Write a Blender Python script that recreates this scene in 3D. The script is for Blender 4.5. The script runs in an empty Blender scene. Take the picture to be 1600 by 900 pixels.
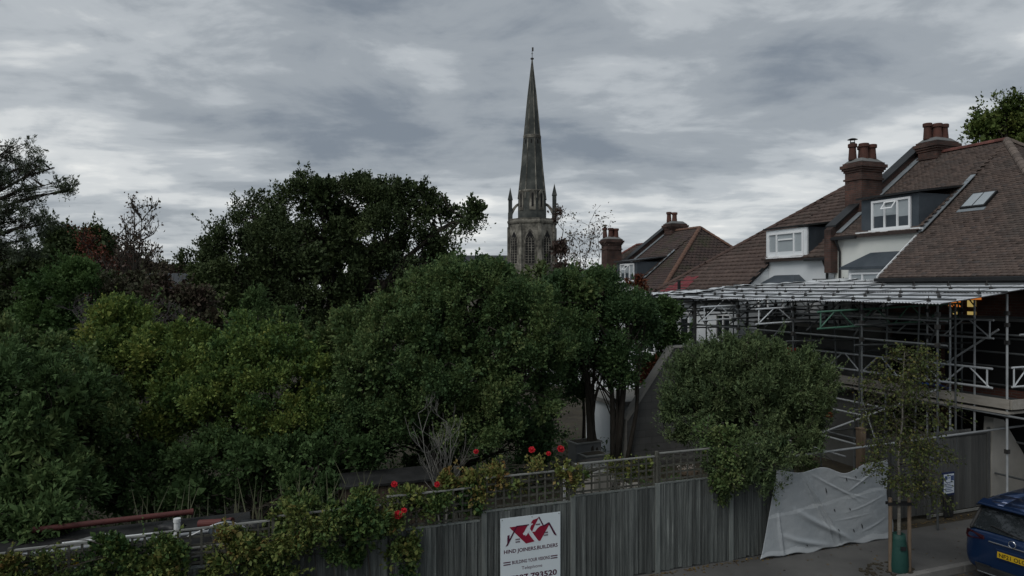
import bpy, math, random
import numpy as np
from mathutils import Vector, Matrix
R = math.radians
random.seed(7)
S = bpy.context.scene
COL = S.collection
# ------------------------------------------------------------------ camera
F = 1100.0
CAMZ = 5.5
cam = bpy.data.cameras.new('camera'); co = bpy.data.objects.new('camera', cam); COL.objects.link(co)
co.location = (0, 0, CAMZ); co.rotation_euler = (R(90), 0, 0)
cam.sensor_width = 36; cam.lens = 36*F/1600; cam.clip_end = 5000; cam.clip_start = .1
S.camera = co
S.view_settings.view_transform = 'Standard'; S.view_settings.look = 'None'
S.view_settings.exposure = 0.0; S.view_settings.gamma = 1
try:
    S.cycles.max_bounces = 5; S.cycles.diffuse_bounces = 3; S.cycles.caustics_reflective = False; S.cycles.caustics_refractive = False
except Exception: pass
# ------------------------------------------------------------------ sky
SUN_EL, SUN_AZ = 46, -140      # azimuth clockwise from +Y (view direction)
w = bpy.data.worlds.new('World'); S.world = w; w.use_nodes = True
nt = w.node_tree; nt.nodes.clear()
def N(t, **k):
    n = nt.nodes.new(t)
    for a, b in k.items(): setattr(n, a, b)
    return n
L = nt.links.new
out = N('ShaderNodeOutputWorld'); sky = N('ShaderNodeTexSky'); sky.sky_type = 'NISHITA'; sky.sun_disc = False
sky.sun_elevation = R(SUN_EL); sky.sun_rotation = R(SUN_AZ)
bg1 = N('ShaderNodeBackground'); bg1.inputs[1].default_value = .06; L(sky.outputs[0], bg1.inputs[0])
tc = N('ShaderNodeTexCoord'); sep = N('ShaderNodeSeparateXYZ'); L(tc.outputs['Generated'], sep.inputs[0])
def math_(op, a, b=None):
    n = N('ShaderNodeMath', operation=op)
    for i, x in enumerate((a, b)):
        if x is None: continue
        if isinstance(x, (int, float)): n.inputs[i].default_value = x
        else: L(x, n.inputs[i])
    return n.outputs[0]
zz = math_('ADD', math_('MAXIMUM', sep.outputs[2], 0.0), .115)
cx = math_('DIVIDE', sep.outputs[0], zz); cy = math_('DIVIDE', sep.outputs[1], zz)
comb = N('ShaderNodeCombineXYZ'); L(cx, comb.inputs[0]); L(cy, comb.inputs[1])
mp = N('ShaderNodeMapping'); mp.inputs['Scale'].default_value = (.80, 1.0, 1); mp.inputs['Location'].default_value = (3.1, 1.7, 0); mp.inputs['Rotation'].default_value = (0, 0, R(-8))
L(comb.outputs[0], mp.inputs[0])
n1 = N('ShaderNodeTexNoise'); n1.inputs['Scale'].default_value = .75; n1.inputs['Detail'].default_value = 5; n1.inputs['Roughness'].default_value = .5; n1.inputs['Distortion'].default_value = .35
L(mp.outputs[0], n1.inputs['Vector'])
mp2 = N('ShaderNodeMapping'); mp2.inputs['Scale'].default_value = (1.05, 1.5, 1); mp2.inputs['Location'].default_value = (9.3, 4.2, 0)
L(comb.outputs[0], mp2.inputs[0])
n2 = N('ShaderNodeTexNoise'); n2.inputs['Scale'].default_value = 1.6; n2.inputs['Detail'].default_value = 7; n2.inputs['Roughness'].default_value = .57; n2.inputs['Distortion'].default_value = .2
L(mp2.outputs[0], n2.inputs['Vector'])
mp3 = N('ShaderNodeMapping'); mp3.inputs['Scale'].default_value = (1, 1, 3.0); mp3.inputs['Location'].default_value = (2.7, .4, 5.1)
L(tc.outputs['Generated'], mp3.inputs[0])
n3 = N('ShaderNodeTexNoise'); n3.inputs['Scale'].default_value = 4.2; n3.inputs['Detail'].default_value = 8; n3.inputs['Roughness'].default_value = .58; n3.inputs['Distortion'].default_value = .5
L(mp3.outputs[0], n3.inputs['Vector'])
mixv = math_('ADD', math_('ADD', math_('MULTIPLY', n1.outputs[0], .42), math_('MULTIPLY', n2.outputs[0], .28)), math_('MULTIPLY', n3.outputs[0], .30))
el = math_('MULTIPLY', math_('SUBTRACT', .27, math_('MINIMUM', sep.outputs[2], .40)), .36)   # thinner, brighter cloud low down
mixv = math_('ADD', math_('ADD', math_('MULTIPLY', math_('SUBTRACT', mixv, .5), 1.22), .51), el)
rp = N('ShaderNodeValToRGB'); cr = rp.color_ramp; cr.interpolation = 'EASE'
cr.elements[0].position = .37; cr.elements[0].color = (.215, .25, .295, 1)
cr.elements[1].position = .72; cr.elements[1].color = (.93, .935, .91, 1)
for p, c in ((.49, (.345, .38, .415, 1)), (.56, (.48, .515, .545, 1)), (.63, (.68, .705, .715, 1))):
    e = cr.elements.new(p); e.color = c
L(mixv, rp.inputs[0])
bg2 = N('ShaderNodeBackground'); bg2.inputs[1].default_value = 1.0; L(rp.outputs[0], bg2.inputs[0])
mx = N('ShaderNodeMixShader'); mx.inputs[0].default_value = .93
L(bg1.outputs[0], mx.inputs[1]); L(bg2.outputs[0], mx.inputs[2]); L(mx.outputs[0], out.inputs[0])
# ------------------------------------------------------------------ sun (overcast, very soft)
sl = bpy.data.lights.new('sun', 'SUN'); sl.energy = 1.4; sl.angle = R(40); sl.color = (1, .97, .93)
so = bpy.data.objects.new('sun', sl); COL.objects.link(so)
az, e_ = R(SUN_AZ), R(SUN_EL)
sd = Vector((math.sin(az)*math.cos(e_), math.cos(az)*math.cos(e_), math.sin(e_)))
so.rotation_euler = sd.to_track_quat('Z', 'Y').to_euler()

# ------------------------------------------------------------------ frame of the place
A = math.atan(.38); CA, SA = math.cos(A), math.sin(A)
def W(u, v, z=0): return Vector((u*CA - v*SA, u*SA + v*CA, z))
def UV(x, y): return (x*CA + y*SA, -x*SA + y*CA)
def at(px, py, Y): return Vector(((px-800)/F*Y, Y, CAMZ-(py-450)/F*Y))
def ground_z(u, v):
    z = 0.0
    if v > 18: z -= .035*(min(v, 70)-18)
    if u < 6: z -= .045*(6-max(u, -6))
    return z
def gw(x, y): return ground_z(*UV(x, y))

# ------------------------------------------------------------------ mesh helpers
class MB:
    def __init__(s): s.v = []; s.f = []
    def add(s, vs, fs):
        b = len(s.v); s.v += [tuple(p) for p in vs]; s.f += [tuple(i+b for i in f) for f in fs]; return s
    def box(s, x0, y0, z0, x1, y1, z1):
        x0, x1 = sorted((x0, x1)); y0, y1 = sorted((y0, y1)); z0, z1 = sorted((z0, z1))
        return s.add([(x0,y0,z0),(x1,y0,z0),(x1,y1,z0),(x0,y1,z0),(x0,y0,z1),(x1,y0,z1),(x1,y1,z1),(x0,y1,z1)],
                     [(0,3,2,1),(4,5,6,7),(0,1,5,4),(1,2,6,5),(2,3,7,6),(3,0,4,7)])
    def tube(s, p, q, r, n=8, r2=None, cap=True):
        p, q = Vector(p), Vector(q); d = q-p
        if d.length < 1e-6: return s
        d.normalize(); a = d.orthogonal().normalized(); b = d.cross(a); r2 = r if r2 is None else r2
        vs = [p+(a*math.cos(t)+b*math.sin(t))*r for t in [2*math.pi*i/n for i in range(n)]] + \
             [q+(a*math.cos(t)+b*math.sin(t))*r2 for t in [2*math.pi*i/n for i in range(n)]]
        fs = [(i, (i+1) % n, n+(i+1) % n, n+i) for i in range(n)]
        if cap: fs += [tuple(range(n-1, -1, -1)), tuple(range(n, 2*n))]
        return s.add(vs, fs)
    def path(s, pts, r, n=6, r2=None):
        pts = [Vector(p) for p in pts]; m = len(pts); r2 = r if r2 is None else r2
        base = len(s.v); a = None
        for i, p in enumerate(pts):
            d = (pts[min(i+1, m-1)]-pts[max(i-1, 0)]).normalized()
            if a is None: a = d.orthogonal().normalized()
            a = (a-d*a.dot(d)).normalized(); b = d.cross(a); rr = r+(r2-r)*i/(m-1)
            s.v += [tuple(p+(a*math.cos(2*math.pi*k/n)+b*math.sin(2*math.pi*k/n))*rr) for k in range(n)]
        for i in range(m-1):
            for k in range(n):
                o = base+i*n; s.f.append((o+k, o+(k+1) % n, o+n+(k+1) % n, o+n+k))
        s.f.append(tuple(base+k for k in range(n-1, -1, -1))); s.f.append(tuple(base+(m-1)*n+k for k in range(n)))
        return s
    def prism(s, poly, d):      # poly = list of 3-D points, d = extrusion vector
        n = len(poly); d = Vector(d); vs = [Vector(p) for p in poly]; vs += [p+d for p in vs]
        return s.add(vs, [tuple(range(n-1, -1, -1)), tuple(range(n, 2*n))]+[(i, (i+1) % n, n+(i+1) % n, n+i) for i in range(n)])
    def rings(s, rs, n, closed_top=True, rot=0.):   # rs = [(z, r)], lathe about local z
        b = len(s.v)
        for z, r in rs: s.v += [(r*math.sin(rot+2*math.pi*k/n), -r*math.cos(rot+2*math.pi*k/n), z) for k in range(n)]
        for i in range(len(rs)-1):
            for k in range(n):
                o = b+i*n; s.f.append((o+k, o+(k+1) % n, o+n+(k+1) % n, o+n+k))
        if closed_top: s.f.append(tuple(b+(len(rs)-1)*n+k for k in range(n)))
        return s
    def mesh(s, name):
        me = bpy.data.meshes.new(name); me.from_pydata(s.v, [], s.f); me.update(); return me
    def build(s, name, mat, parent=None, smooth=False, bevel=0):
        me = s.mesh(name); me.materials.append(mat)
        if smooth: me.polygons.foreach_set('use_smooth', [True]*len(me.polygons))
        return link(name, me, parent, bevel)
def link(name, me, parent=None, bevel=0):
    o = bpy.data.objects.new(name, me); COL.objects.link(o)
    if parent is not None: o.parent = parent
    if bevel:
        b = o.modifiers.new('bevel', 'BEVEL'); b.width = bevel; b.segments = 2; b.limit_method = 'ANGLE'
    return o
def thing(name, label, cat, loc=(0, 0, 0), rz=0, group=None):
    o = bpy.data.objects.new(name, None); COL.objects.link(o); o.location = loc; o.rotation_euler = (0, 0, rz)
    o.empty_display_size = .2
    return tag(o, label, cat, group)
def tag(o, label, cat, group=None):
    o['label'] = label; o['category'] = cat
    if group: o['group'] = group
    return o
def stuff(o, label=None, cat=None):
    o['kind'] = 'stuff'
    if label: o['label'] = label
    if cat: o['category'] = cat
    return o
def copy_tree(o, parent=None):
    c = o.copy(); COL.objects.link(c)
    if parent is not None: c.parent = parent
    for ch in [x for x in o.children]: copy_tree(ch, c)
    return c

# ------------------------------------------------------------------ materials
MATS = {}
def mat(name, c1, c2=None, scale=3., rough=.85, bump=0., stretch=(1, 1, 1), metal=0., detail=6, c3=None, spec=.3, fine=0., pos=(.35, .65), rnd=0., emis=None):
    m = bpy.data.materials.new(name); m.use_nodes = True; t = m.node_tree; b = t.nodes['Principled BSDF']
    b.inputs['Roughness'].default_value = rough; b.inputs['Metallic'].default_value = metal
    b.inputs['Specular IOR Level'].default_value = spec
    c2 = c2 or tuple(x*.8 for x in c1)
    tcx = t.nodes.new('ShaderNodeTexCoord'); mpp = t.nodes.new('ShaderNodeMapping'); mpp.inputs['Scale'].default_value = stretch
    t.links.new(tcx.outputs['Object'], mpp.inputs[0])
    oi = t.nodes.new('ShaderNodeObjectInfo')
    vm = t.nodes.new('ShaderNodeVectorMath'); vm.operation = 'ADD'; sc_ = t.nodes.new('ShaderNodeMath'); sc_.operation = 'MULTIPLY'; sc_.inputs[1].default_value = 37.
    t.links.new(oi.outputs['Random'], sc_.inputs[0]); t.links.new(mpp.outputs[0], vm.inputs[0]); t.links.new(sc_.outputs[0], vm.inputs[1])
    nz = t.nodes.new('ShaderNodeTexNoise'); nz.inputs['Scale'].default_value = scale; nz.inputs['Detail'].default_value = detail; nz.inputs['Roughness'].default_value = .6
    t.links.new(vm.outputs[0], nz.inputs['Vector'])
    r = t.nodes.new('ShaderNodeValToRGB'); e = r.color_ramp.elements
    e[0].position = pos[0]; e[0].color = (*c1, 1); e[1].position = pos[1]; e[1].color = (*c2, 1)
    if c3: x = r.color_ramp.elements.new(min(.95, pos[1]+.12)); x.color = (*c3, 1)
    t.links.new(nz.outputs[0], r.inputs[0]); col = r.outputs[0]
    if rnd:
        hs = t.nodes.new('ShaderNodeHueSaturation'); mr = t.nodes.new('ShaderNodeMapRange'); mr.inputs[3].default_value = 1-rnd; mr.inputs[4].default_value = 1+rnd
        t.links.new(oi.outputs['Random'], mr.inputs[0]); t.links.new(mr.outputs[0], hs.inputs['Value']); t.links.new(col, hs.inputs['Color']); col = hs.outputs[0]
    t.links.new(col, b.inputs['Base Color'])
    if bump:
        n2 = t.nodes.new('ShaderNodeTexNoise'); n2.inputs['Scale'].default_value = fine or scale*6; n2.inputs['Detail'].default_value = 4
        t.links.new(vm.outputs[0], n2.inputs['Vector'])
        bp = t.nodes.new('ShaderNodeBump'); bp.inputs['Strength'].default_value = bump; bp.inputs['Distance'].default_value = .02
        t.links.new(n2.outputs[0], bp.inputs['Height']); t.links.new(bp.outputs[0], b.inputs['Normal'])
    if emis:
        b.inputs['Emission Color'].default_value = (*emis[0], 1); b.inputs['Emission Strength'].default_value = emis[1]
    MATS[name] = m; return m
def brick_mat(name, c1, c2, mortar, bw=.225, rh=.075, stain=.5):
    m = bpy.data.materials.new(name); m.use_nodes = True; t = m.node_tree; b = t.nodes['Principled BSDF']; b.inputs['Roughness'].default_value = .9
    tcx = t.nodes.new('ShaderNodeTexCoord'); sp = t.nodes.new('ShaderNodeSeparateXYZ'); t.links.new(tcx.outputs['Object'], sp.inputs[0])
    ad = t.nodes.new('ShaderNodeMath'); ad.operation = 'ADD'; t.links.new(sp.outputs[0], ad.inputs[0]); t.links.new(sp.outputs[1], ad.inputs[1])
    cb = t.nodes.new('ShaderNodeCombineXYZ'); t.links.new(ad.outputs[0], cb.inputs[0]); t.links.new(sp.outputs[2], cb.inputs[1])
    br = t.nodes.new('ShaderNodeTexBrick'); br.inputs['Color1'].default_value = (*c1, 1); br.inputs['Color2'].default_value = (*c2, 1); br.inputs['Mortar'].default_value = (*mortar, 1)
    br.inputs['Scale'].default_value = 1; br.inputs['Brick Width'].default_value = bw; br.inputs['Row Height'].default_value = rh; br.inputs['Mortar Size'].default_value = .008; br.inputs['Bias'].default_value = .1
    t.links.new(cb.outputs[0], br.inputs['Vector'])
    nz = t.nodes.new('ShaderNodeTexNoise'); nz.inputs['Scale'].default_value = 1.8; nz.inputs['Detail'].default_value = 7; t.links.new(tcx.outputs['Object'], nz.inputs['Vector'])
    rr = t.nodes.new('ShaderNodeValToRGB'); rr.color_ramp.elements[0].position = .35; rr.color_ramp.elements[0].color = (stain, stain, stain, 1); rr.color_ramp.elements[1].position = .65
    t.links.new(nz.outputs[0], rr.inputs[0])
    mm = t.nodes.new('ShaderNodeMix'); mm.data_type = 'RGBA'; mm.blend_type = 'MULTIPLY'; mm.inputs[0].default_value = 1
    t.links.new(br.outputs['Color'], mm.inputs[6]); t.links.new(rr.outputs[0], mm.inputs[7]); t.links.new(mm.outputs[2], b.inputs['Base Color'])
    bp = t.nodes.new('ShaderNodeBump'); bp.inputs['Strength'].default_value = .6; bp.inputs['Distance'].default_value = .01; bp.invert = True
    t.links.new(br.outputs['Fac'], bp.inputs['Height']); t.links.new(bp.outputs[0], b.inputs['Normal'])
    return m
def leaf_mat(name, cols, rough=.6, spec=.18, trans=.0):
    """leaf colour from the per-leaf 'tint' attribute (each leaf's own hue, fixed to the leaf)"""
    m = bpy.data.materials.new(name); m.use_nodes = True; t = m.node_tree; b = t.nodes['Principled BSDF']
    b.inputs['Roughness'].default_value = rough; b.inputs['Specular IOR Level'].default_value = spec
    a = t.nodes.new('ShaderNodeAttribute'); a.attribute_name = 'tint'
    r = t.nodes.new('ShaderNodeValToRGB'); k = len(cols)
    r.color_ramp.elements[0].color = (*cols[0], 1); r.color_ramp.elements[1].color = (*cols[-1], 1)
    for i in range(1, k-1):
        x = r.color_ramp.elements.new(i/(k-1)); x.color = (*cols[i], 1)
    t.links.new(a.outputs['Fac'], r.inputs[0]); t.links.new(r.outputs[0], b.inputs['Base Color'])
    if trans:
        tr = t.nodes.new('ShaderNodeBsdfTranslucent'); t.links.new(r.outputs[0], tr.inputs[0])
        ms = t.nodes.new('ShaderNodeMixShader'); ms.inputs[0].default_value = trans
        t.links.new(b.outputs[0], ms.inputs[1]); t.links.new(tr.outputs[0], ms.inputs[2]); t.links.new(ms.outputs[0], t.nodes['Material Output'].inputs[0])
    return m
def glass_mat(name, c, rough=.06):
    m = bpy.data.materials.new(name); m.use_nodes = True; b = m.node_tree.nodes['Principled BSDF']
    b.inputs['Base Color'].default_value = (*c, 1); b.inputs['Roughness'].default_value = rough; b.inputs['Specular IOR Level'].default_value = .6
    b.inputs['Coat Weight'].default_value = .4; b.inputs['Coat Roughness'].default_value = .04
    return m
def tile_mat(name, cols, moss=(.05, .06, .03)):
    m = bpy.data.materials.new(name); m.use_nodes = True; t = m.node_tree; b = t.nodes['Principled BSDF']; b.inputs['Roughness'].default_value = .8; b.inputs['Specular IOR Level'].default_value = .25
    a = t.nodes.new('ShaderNodeAttribute'); a.attribute_name = 'tint'; r = t.nodes.new('ShaderNodeValToRGB'); k = len(cols)
    r.color_ramp.elements[0].color = (*cols[0], 1); r.color_ramp.elements[1].color = (*cols[-1], 1)
    for i in range(1, k-1): r.color_ramp.elements.new(i/(k-1)).color = (*cols[i], 1)
    t.links.new(a.outputs['Fac'], r.inputs[0])
    tcx = t.nodes.new('ShaderNodeTexCoord'); nz = t.nodes.new('ShaderNodeTexNoise'); nz.inputs['Scale'].default_value = .9; nz.inputs['Detail'].default_value = 8; nz.inputs['Roughness'].default_value = .7
    t.links.new(tcx.outputs['Object'], nz.inputs['Vector']); rr = t.nodes.new('ShaderNodeValToRGB'); rr.color_ramp.elements[0].position = .5; rr.color_ramp.elements[0].color = (0, 0, 0, 1); rr.color_ramp.elements[1].position = .68; rr.color_ramp.elements[1].color = (.7, .7, .7, 1)
    t.links.new(nz.outputs[0], rr.inputs[0]); mm = t.nodes.new('ShaderNodeMix'); mm.data_type = 'RGBA'; t.links.new(rr.outputs[0], mm.inputs[0]); t.links.new(r.outputs[0], mm.inputs[6]); mm.inputs[7].default_value = (*moss, 1)
    t.links.new(mm.outputs[2], b.inputs['Base Color'])
    return m

M_soil = mat('soil', (.035, .03, .022), (.06, .052, .035), 1.2, .95, .6, fine=14, c3=(.03, .04, .018))
M_asph = mat('asphalt', (.040, .041, .043), (.060, .061, .062), 1.1, .88, .5, fine=120)
M_pave = mat('pavement_asphalt', (.075, .075, .073), (.115, .113, .108), .8, .9, .4, fine=90, c3=(.06, .058, .054), detail=12)
M_kerb = mat('kerb_stone', (.14, .14, .135), (.2, .195, .185), 2.2, .85, .3, rnd=.15)
M_fence = mat('weathered_fence', (.052, .058, .056), (.120, .132, .126), 2.0, .88, .6, stretch=(17, 17, .8), fine=14, c3=(.25, .27, .255), pos=(.38, .62), rnd=.32)
M_post = mat('fence_post_timber', (.11, .125, .12), (.17, .185, .175), 2.0, .85, .4, stretch=(10, 10, 1), fine=12, rnd=.12)
M_trel = mat('trellis_timber', (.055, .055, .045), (.095, .095, .08), 3, .9, .4, stretch=(4, 4, 4), rnd=.2)
M_cap = mat('capping_rail', (.16, .165, .155), (.24, .245, .23), 3, .8, .2)
M_white = mat('white_render', (.62, .66, .68), (.70, .73, .745), .7, .85, .15, fine=30, c3=(.56, .59, .60))
M_cream = mat('cream_render', (.62, .65, .62), (.71, .73, .69), .8, .85, .15, fine=30, c3=(.55, .57, .54))
M_upvc = mat('white_window_frame', (.74, .76, .77), (.78, .80, .81), 2, .4, 0)
M_glass = glass_mat('dark_window_glass', (.018, .022, .025))
M_blind = mat('window_blind', (.30, .34, .36), (.36, .40, .42), 1.2, .25, 0, spec=.5)
M_brick = brick_mat('red_brick', (.16, .062, .042), (.11, .045, .034), (.12, .105, .09))
M_brickd = brick_mat('sooty_brick', (.125, .055, .040), (.075, .040, .032), (.085, .075, .065), stain=.35)
M_pot = mat('terracotta_pot', (.11, .046, .034), (.075, .038, .03), 4, .8, .3, rnd=.2, c3=(.05, .04, .035))
M_lead = mat('lead_sheet', (.045, .058, .070), (.075, .090, .105), 1.6, .5, .1, metal=.25)
M_leadl = mat('lead_flashing', (.20, .23, .25), (.28, .31, .33), 3, .5, .1, metal=.2)
M_black = mat('black_gutter', (.012, .013, .014), (.02, .021, .022), 3, .45)
M_tileA = tile_mat('plain_clay_tile', [(.062, .048, .042), (.092, .070, .061), (.125, .094, .080), (.080, .068, .064)], moss=(.075, .068, .062))
M_tileB = tile_mat('brown_interlocking_tile', [(.070, .050, .044), (.094, .068, .059), (.120, .087, .075)], moss=(.06, .05, .042))
M_tileC = tile_mat('grey_brown_tile', [(.060, .046, .044), (.075, .055, .050), (.09, .064, .056)])
M_under = mat('roof_underlay', (.04, .03, .027), (.05, .038, .033), 4, .9)
M_ridge = mat('ridge_tile_clay', (.15, .055, .045), (.11, .05, .042), 4, .85, .2, rnd=.25)
M_ridgeo = mat('orange_hip_tile', (.15, .085, .06), (.12, .07, .052), 4, .85, .2)
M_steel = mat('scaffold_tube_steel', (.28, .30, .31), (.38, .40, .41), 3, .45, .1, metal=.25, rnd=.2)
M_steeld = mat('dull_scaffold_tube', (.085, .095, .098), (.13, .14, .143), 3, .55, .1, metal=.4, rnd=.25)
M_alu = mat('aluminium_beam', (.52, .55, .57), (.62, .65, .67), 3, .45, 0, metal=.15)
M_gtube = mat('green_painted_tube', (.05, .13, .09), (.08, .17, .12), 3, .5)
M_tin = mat('galvanised_sheet', (.66, .68, .70), (.78, .80, .82), .9, .42, .1, metal=.35, c3=(.50, .52, .54), rnd=.10)
M_board = mat('scaffold_board', (.24, .225, .195), (.33, .31, .275), 2, .85, .3, stretch=(6, 1, 6), rnd=.2)
M_clamp = mat('scaffold_clamp', (.035, .035, .035), (.06, .058, .055), 6, .6, metal=.4)
M_grey = mat('grey_block_render', (.13, .135, .135), (.19, .195, .19), 1.2, .9, .2, c3=(.11, .115, .11))
M_tarp = mat('grey_plastic_sheet', (.29, .32, .34), (.37, .395, .41), 1.4, .33, .5, spec=.6, fine=7, stretch=(1, 1, 1))
M_tarpl = mat('pale_sheet_band', (.38, .41, .43), (.48, .51, .525), 1.5, .4, .1, spec=.5)
M_mesh = mat('reinforced_white_sheet', (.55, .58, .60), (.66, .69, .70), 2, .4, .2)
M_hoard = mat('dark_hoarding_sheet', (.055, .058, .058), (.085, .088, .085), 1.2, .7, .2, stretch=(6, 6, 1), rnd=.2)
M_pale = mat('pale_cement_render', (.23, .225, .205), (.30, .29, .265), 1.2, .9, .2, c3=(.19, .185, .17))
M_stone = mat('ragstone', (.075, .072, .062), (.21, .20, .17), .55, .9, .5, fine=3, c3=(.34, .325, .28), detail=12, pos=(.42, .56))
M_stoned = mat('spire_stone', (.040, .046, .044), (.085, .090, .082), .4, .9, .5, fine=3, c3=(.19, .185, .165), detail=12, pos=(.42, .60))
M_dark = mat('dark_opening_and_shade', (.008, .008, .009), (.012, .012, .012), 2, .8)  # near-black for openings and for shade painted on the corner house wall
M_slate = mat('slate_roof', (.04, .045, .05), (.06, .066, .07), 1.2, .7, .2)
M_bark = mat('bark', (.035, .030, .024), (.06, .052, .042), 5, .95, .6, stretch=(3, 3, .6), fine=12)
M_barkg = mat('grey_bark', (.11, .11, .10), (.17, .165, .15), 5, .9, .4, stretch=(3, 3, .6), fine=12)
M_birch = mat('birch_bark', (.20, .19, .165), (.13, .12, .10), 6, .8, .2, stretch=(1, 1, 5), c3=(.06, .05, .045))
M_signw = mat('sign_board', (.60, .67, .70), (.64, .70, .73), 1.5, .45)
M_signr = mat('sign_crimson', (.22, .008, .03), (.25, .01, .035), 3, .5)
M_signd = mat('sign_dark_red_ink', (.06, .008, .03), (.07, .01, .035), 3, .5)
M_redpipe = mat('red_clay_pipe', (.11, .032, .028), (.075, .026, .024), 3, .6, .2)
M_whitep = mat('white_plastic', (.60, .62, .62), (.68, .70, .70), 3, .5)
M_blue = mat('blue_plastic', (.02, .07, .30), (.03, .09, .36), 3, .5)
M_orange = mat('orange_barrier_plastic', (.50, .07, .03), (.42, .06, .03), 3, .6)
M_shed = mat('shed_timber', (.060, .045, .034), (.09, .07, .052), 3, .9, .3, stretch=(6, 6, 1), rnd=.2)
M_felt = mat('roof_felt', (.010, .011, .011), (.024, .025, .025), 3, .95, .3)
M_gbag = mat('green_watering_bag', (.010, .045, .038), (.015, .06, .05), 4, .6, .3)
M_stake = mat('timber_stake', (.13, .095, .065), (.18, .135, .095), 4, .85, .3, stretch=(5, 5, 1))
M_rubber = mat('tyre_rubber', (.012, .012, .013), (.02, .02, .021), 6, .8)
M_yellow = mat('number_plate_yellow', (.46, .30, .012), (.50, .33, .02), 3, .45)
M_ink = mat('number_plate_ink', (.03, .02, .01), (.035, .025, .012), 3, .5)
M_chrome = mat('bright_trim', (.5, .52, .55), (.55, .57, .6), 3, .2, metal=.9)
M_litwin = mat('lit_window_pane', (.6, .25, .06), (.6, .25, .06), 3, .5, emis=((1, .30, .06), .42))
M_litwin2 = mat('lit_yellow_pane', (.6, .5, .15), (.6, .5, .15), 3, .5, emis=((.85, .62, .20), .38))
M_redpet = mat('red_petal', (.33, .006, .014), (.46, .012, .022), 6, .6, rnd=.15)
M_pink = mat('pale_flower_petal', (.5, .46, .42), (.6, .55, .5), 6, .6)
def car_paint():
    m = bpy.data.materials.new('blue_car_paint'); m.use_nodes = True; b = m.node_tree.nodes['Principled BSDF']
    b.inputs['Base Color'].default_value = (.006, .026, .085, 1); b.inputs['Metallic'].default_value = .5; b.inputs['Roughness'].default_value = .34
    b.inputs['Coat Weight'].default_value = .7; b.inputs['Coat Roughness'].default_value = .08
    return m
M_car = car_paint()
# foliage colours
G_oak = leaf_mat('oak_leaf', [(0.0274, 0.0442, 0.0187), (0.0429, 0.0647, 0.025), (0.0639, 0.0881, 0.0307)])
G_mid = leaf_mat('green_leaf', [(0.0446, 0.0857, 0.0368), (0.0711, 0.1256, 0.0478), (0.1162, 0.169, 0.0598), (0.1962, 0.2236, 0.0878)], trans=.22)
G_yel = leaf_mat('yellow_green_leaf', [(0.0493, 0.101, 0.0352), (0.1, 0.1631, 0.0444), (0.1868, 0.2375, 0.0581), (0.3363, 0.33, 0.0878)], trans=.22)
G_lau = leaf_mat('laurel_leaf', [(0.0387, 0.0733, 0.0271), (0.0613, 0.1078, 0.0398), (0.093, 0.152, 0.056), (0.1493, 0.2014, 0.0767)], rough=.6, spec=.12, trans=.22)
G_ivy = leaf_mat('ivy_leaf', [(0.0363, 0.0746, 0.0264), (0.0634, 0.1218, 0.0385), (0.1023, 0.1728, 0.0535)], rough=.6, spec=.15, trans=.22)
G_oli = leaf_mat('grey_green_leaf', [(0.0345, 0.0609, 0.0284), (0.0609, 0.0933, 0.0426), (0.0963, 0.1369, 0.0568), (0.147, 0.1825, 0.0811)], rough=.6, spec=.15)
G_loc = leaf_mat('locust_leaf', [(0.059, 0.0789, 0.0532), (0.0848, 0.1082, 0.0696), (0.1166, 0.14, 0.0815)])
G_birch = leaf_mat('birch_leaf', [(.045, .065, .022), (.070, .092, .028), (.105, .115, .034), (.16, .13, .04)], trans=.15)
G_vine = leaf_mat('vine_leaf', [(0.0299, 0.069, 0.023), (0.069, 0.1127, 0.0322), (0.1495, 0.1667, 0.046), (0.1955, 0.115, 0.0437)])
G_red = leaf_mat('russet_leaf', [(.07, .022, .014), (.13, .035, .018), (.10, .06, .025)])
G_dry = leaf_mat('sparse_dull_leaf', [(0.0621, 0.0414, 0.0359), (0.0828, 0.058, 0.0469), (0.069, 0.0759, 0.0414)])
G_right = leaf_mat('yellowing_leaf', [(.050, .085, .024), (.085, .12, .030), (.14, .155, .04)])

# ------------------------------------------------------------------ foliage generators
def leaf_object(name, C, D, ln, wd, tint, material, parent, rng, upn=.6):
    n = len(C)
    D = D/np.maximum(np.linalg.norm(D, axis=1, keepdims=True), 1e-6)
    nr = rng.normal(size=(n, 3))*.7; nr[:, 2] += upn
    B = np.cross(D, nr); B /= np.maximum(np.linalg.norm(B, axis=1, keepdims=True), 1e-6)
    Nn = np.cross(B, D)
    l = (ln*(.7+.6*rng.random(n)))[:, None] if np.isscalar(ln) else (ln*(.7+.6*rng.random(n)))[:, None]
    wv = l*(wd/ln if np.isscalar(ln) else wd)
    V = np.empty((n, 4, 3), np.float32)
    V[:, 0] = C-D*l*.5; V[:, 1] = C+B*wv*.5+Nn*wv*.18; V[:, 2] = C+D*l*.5-Nn*l*.08; V[:, 3] = C-B*wv*.5+Nn*wv*.18
    me = bpy.data.meshes.new(name)
    me.vertices.add(4*n); me.vertices.foreach_set('co', V.ravel())
    me.loops.add(4*n); me.loops.foreach_set('vertex_index', np.arange(4*n, dtype=np.int32))
    me.polygons.add(n); me.polygons.foreach_set('loop_start', np.arange(0, 4*n, 4, dtype=np.int32)); me.polygons.foreach_set('loop_total', np.full(n, 4, np.int32))
    me.update(calc_edges=True)
    a = me.attributes.new('tint', 'FLOAT', 'POINT'); a.data.foreach_set('value', np.repeat(np.clip(tint, 0, 1), 4).astype(np.float32))
    me.materials.append(material)
    return link(name, me, parent)
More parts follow.
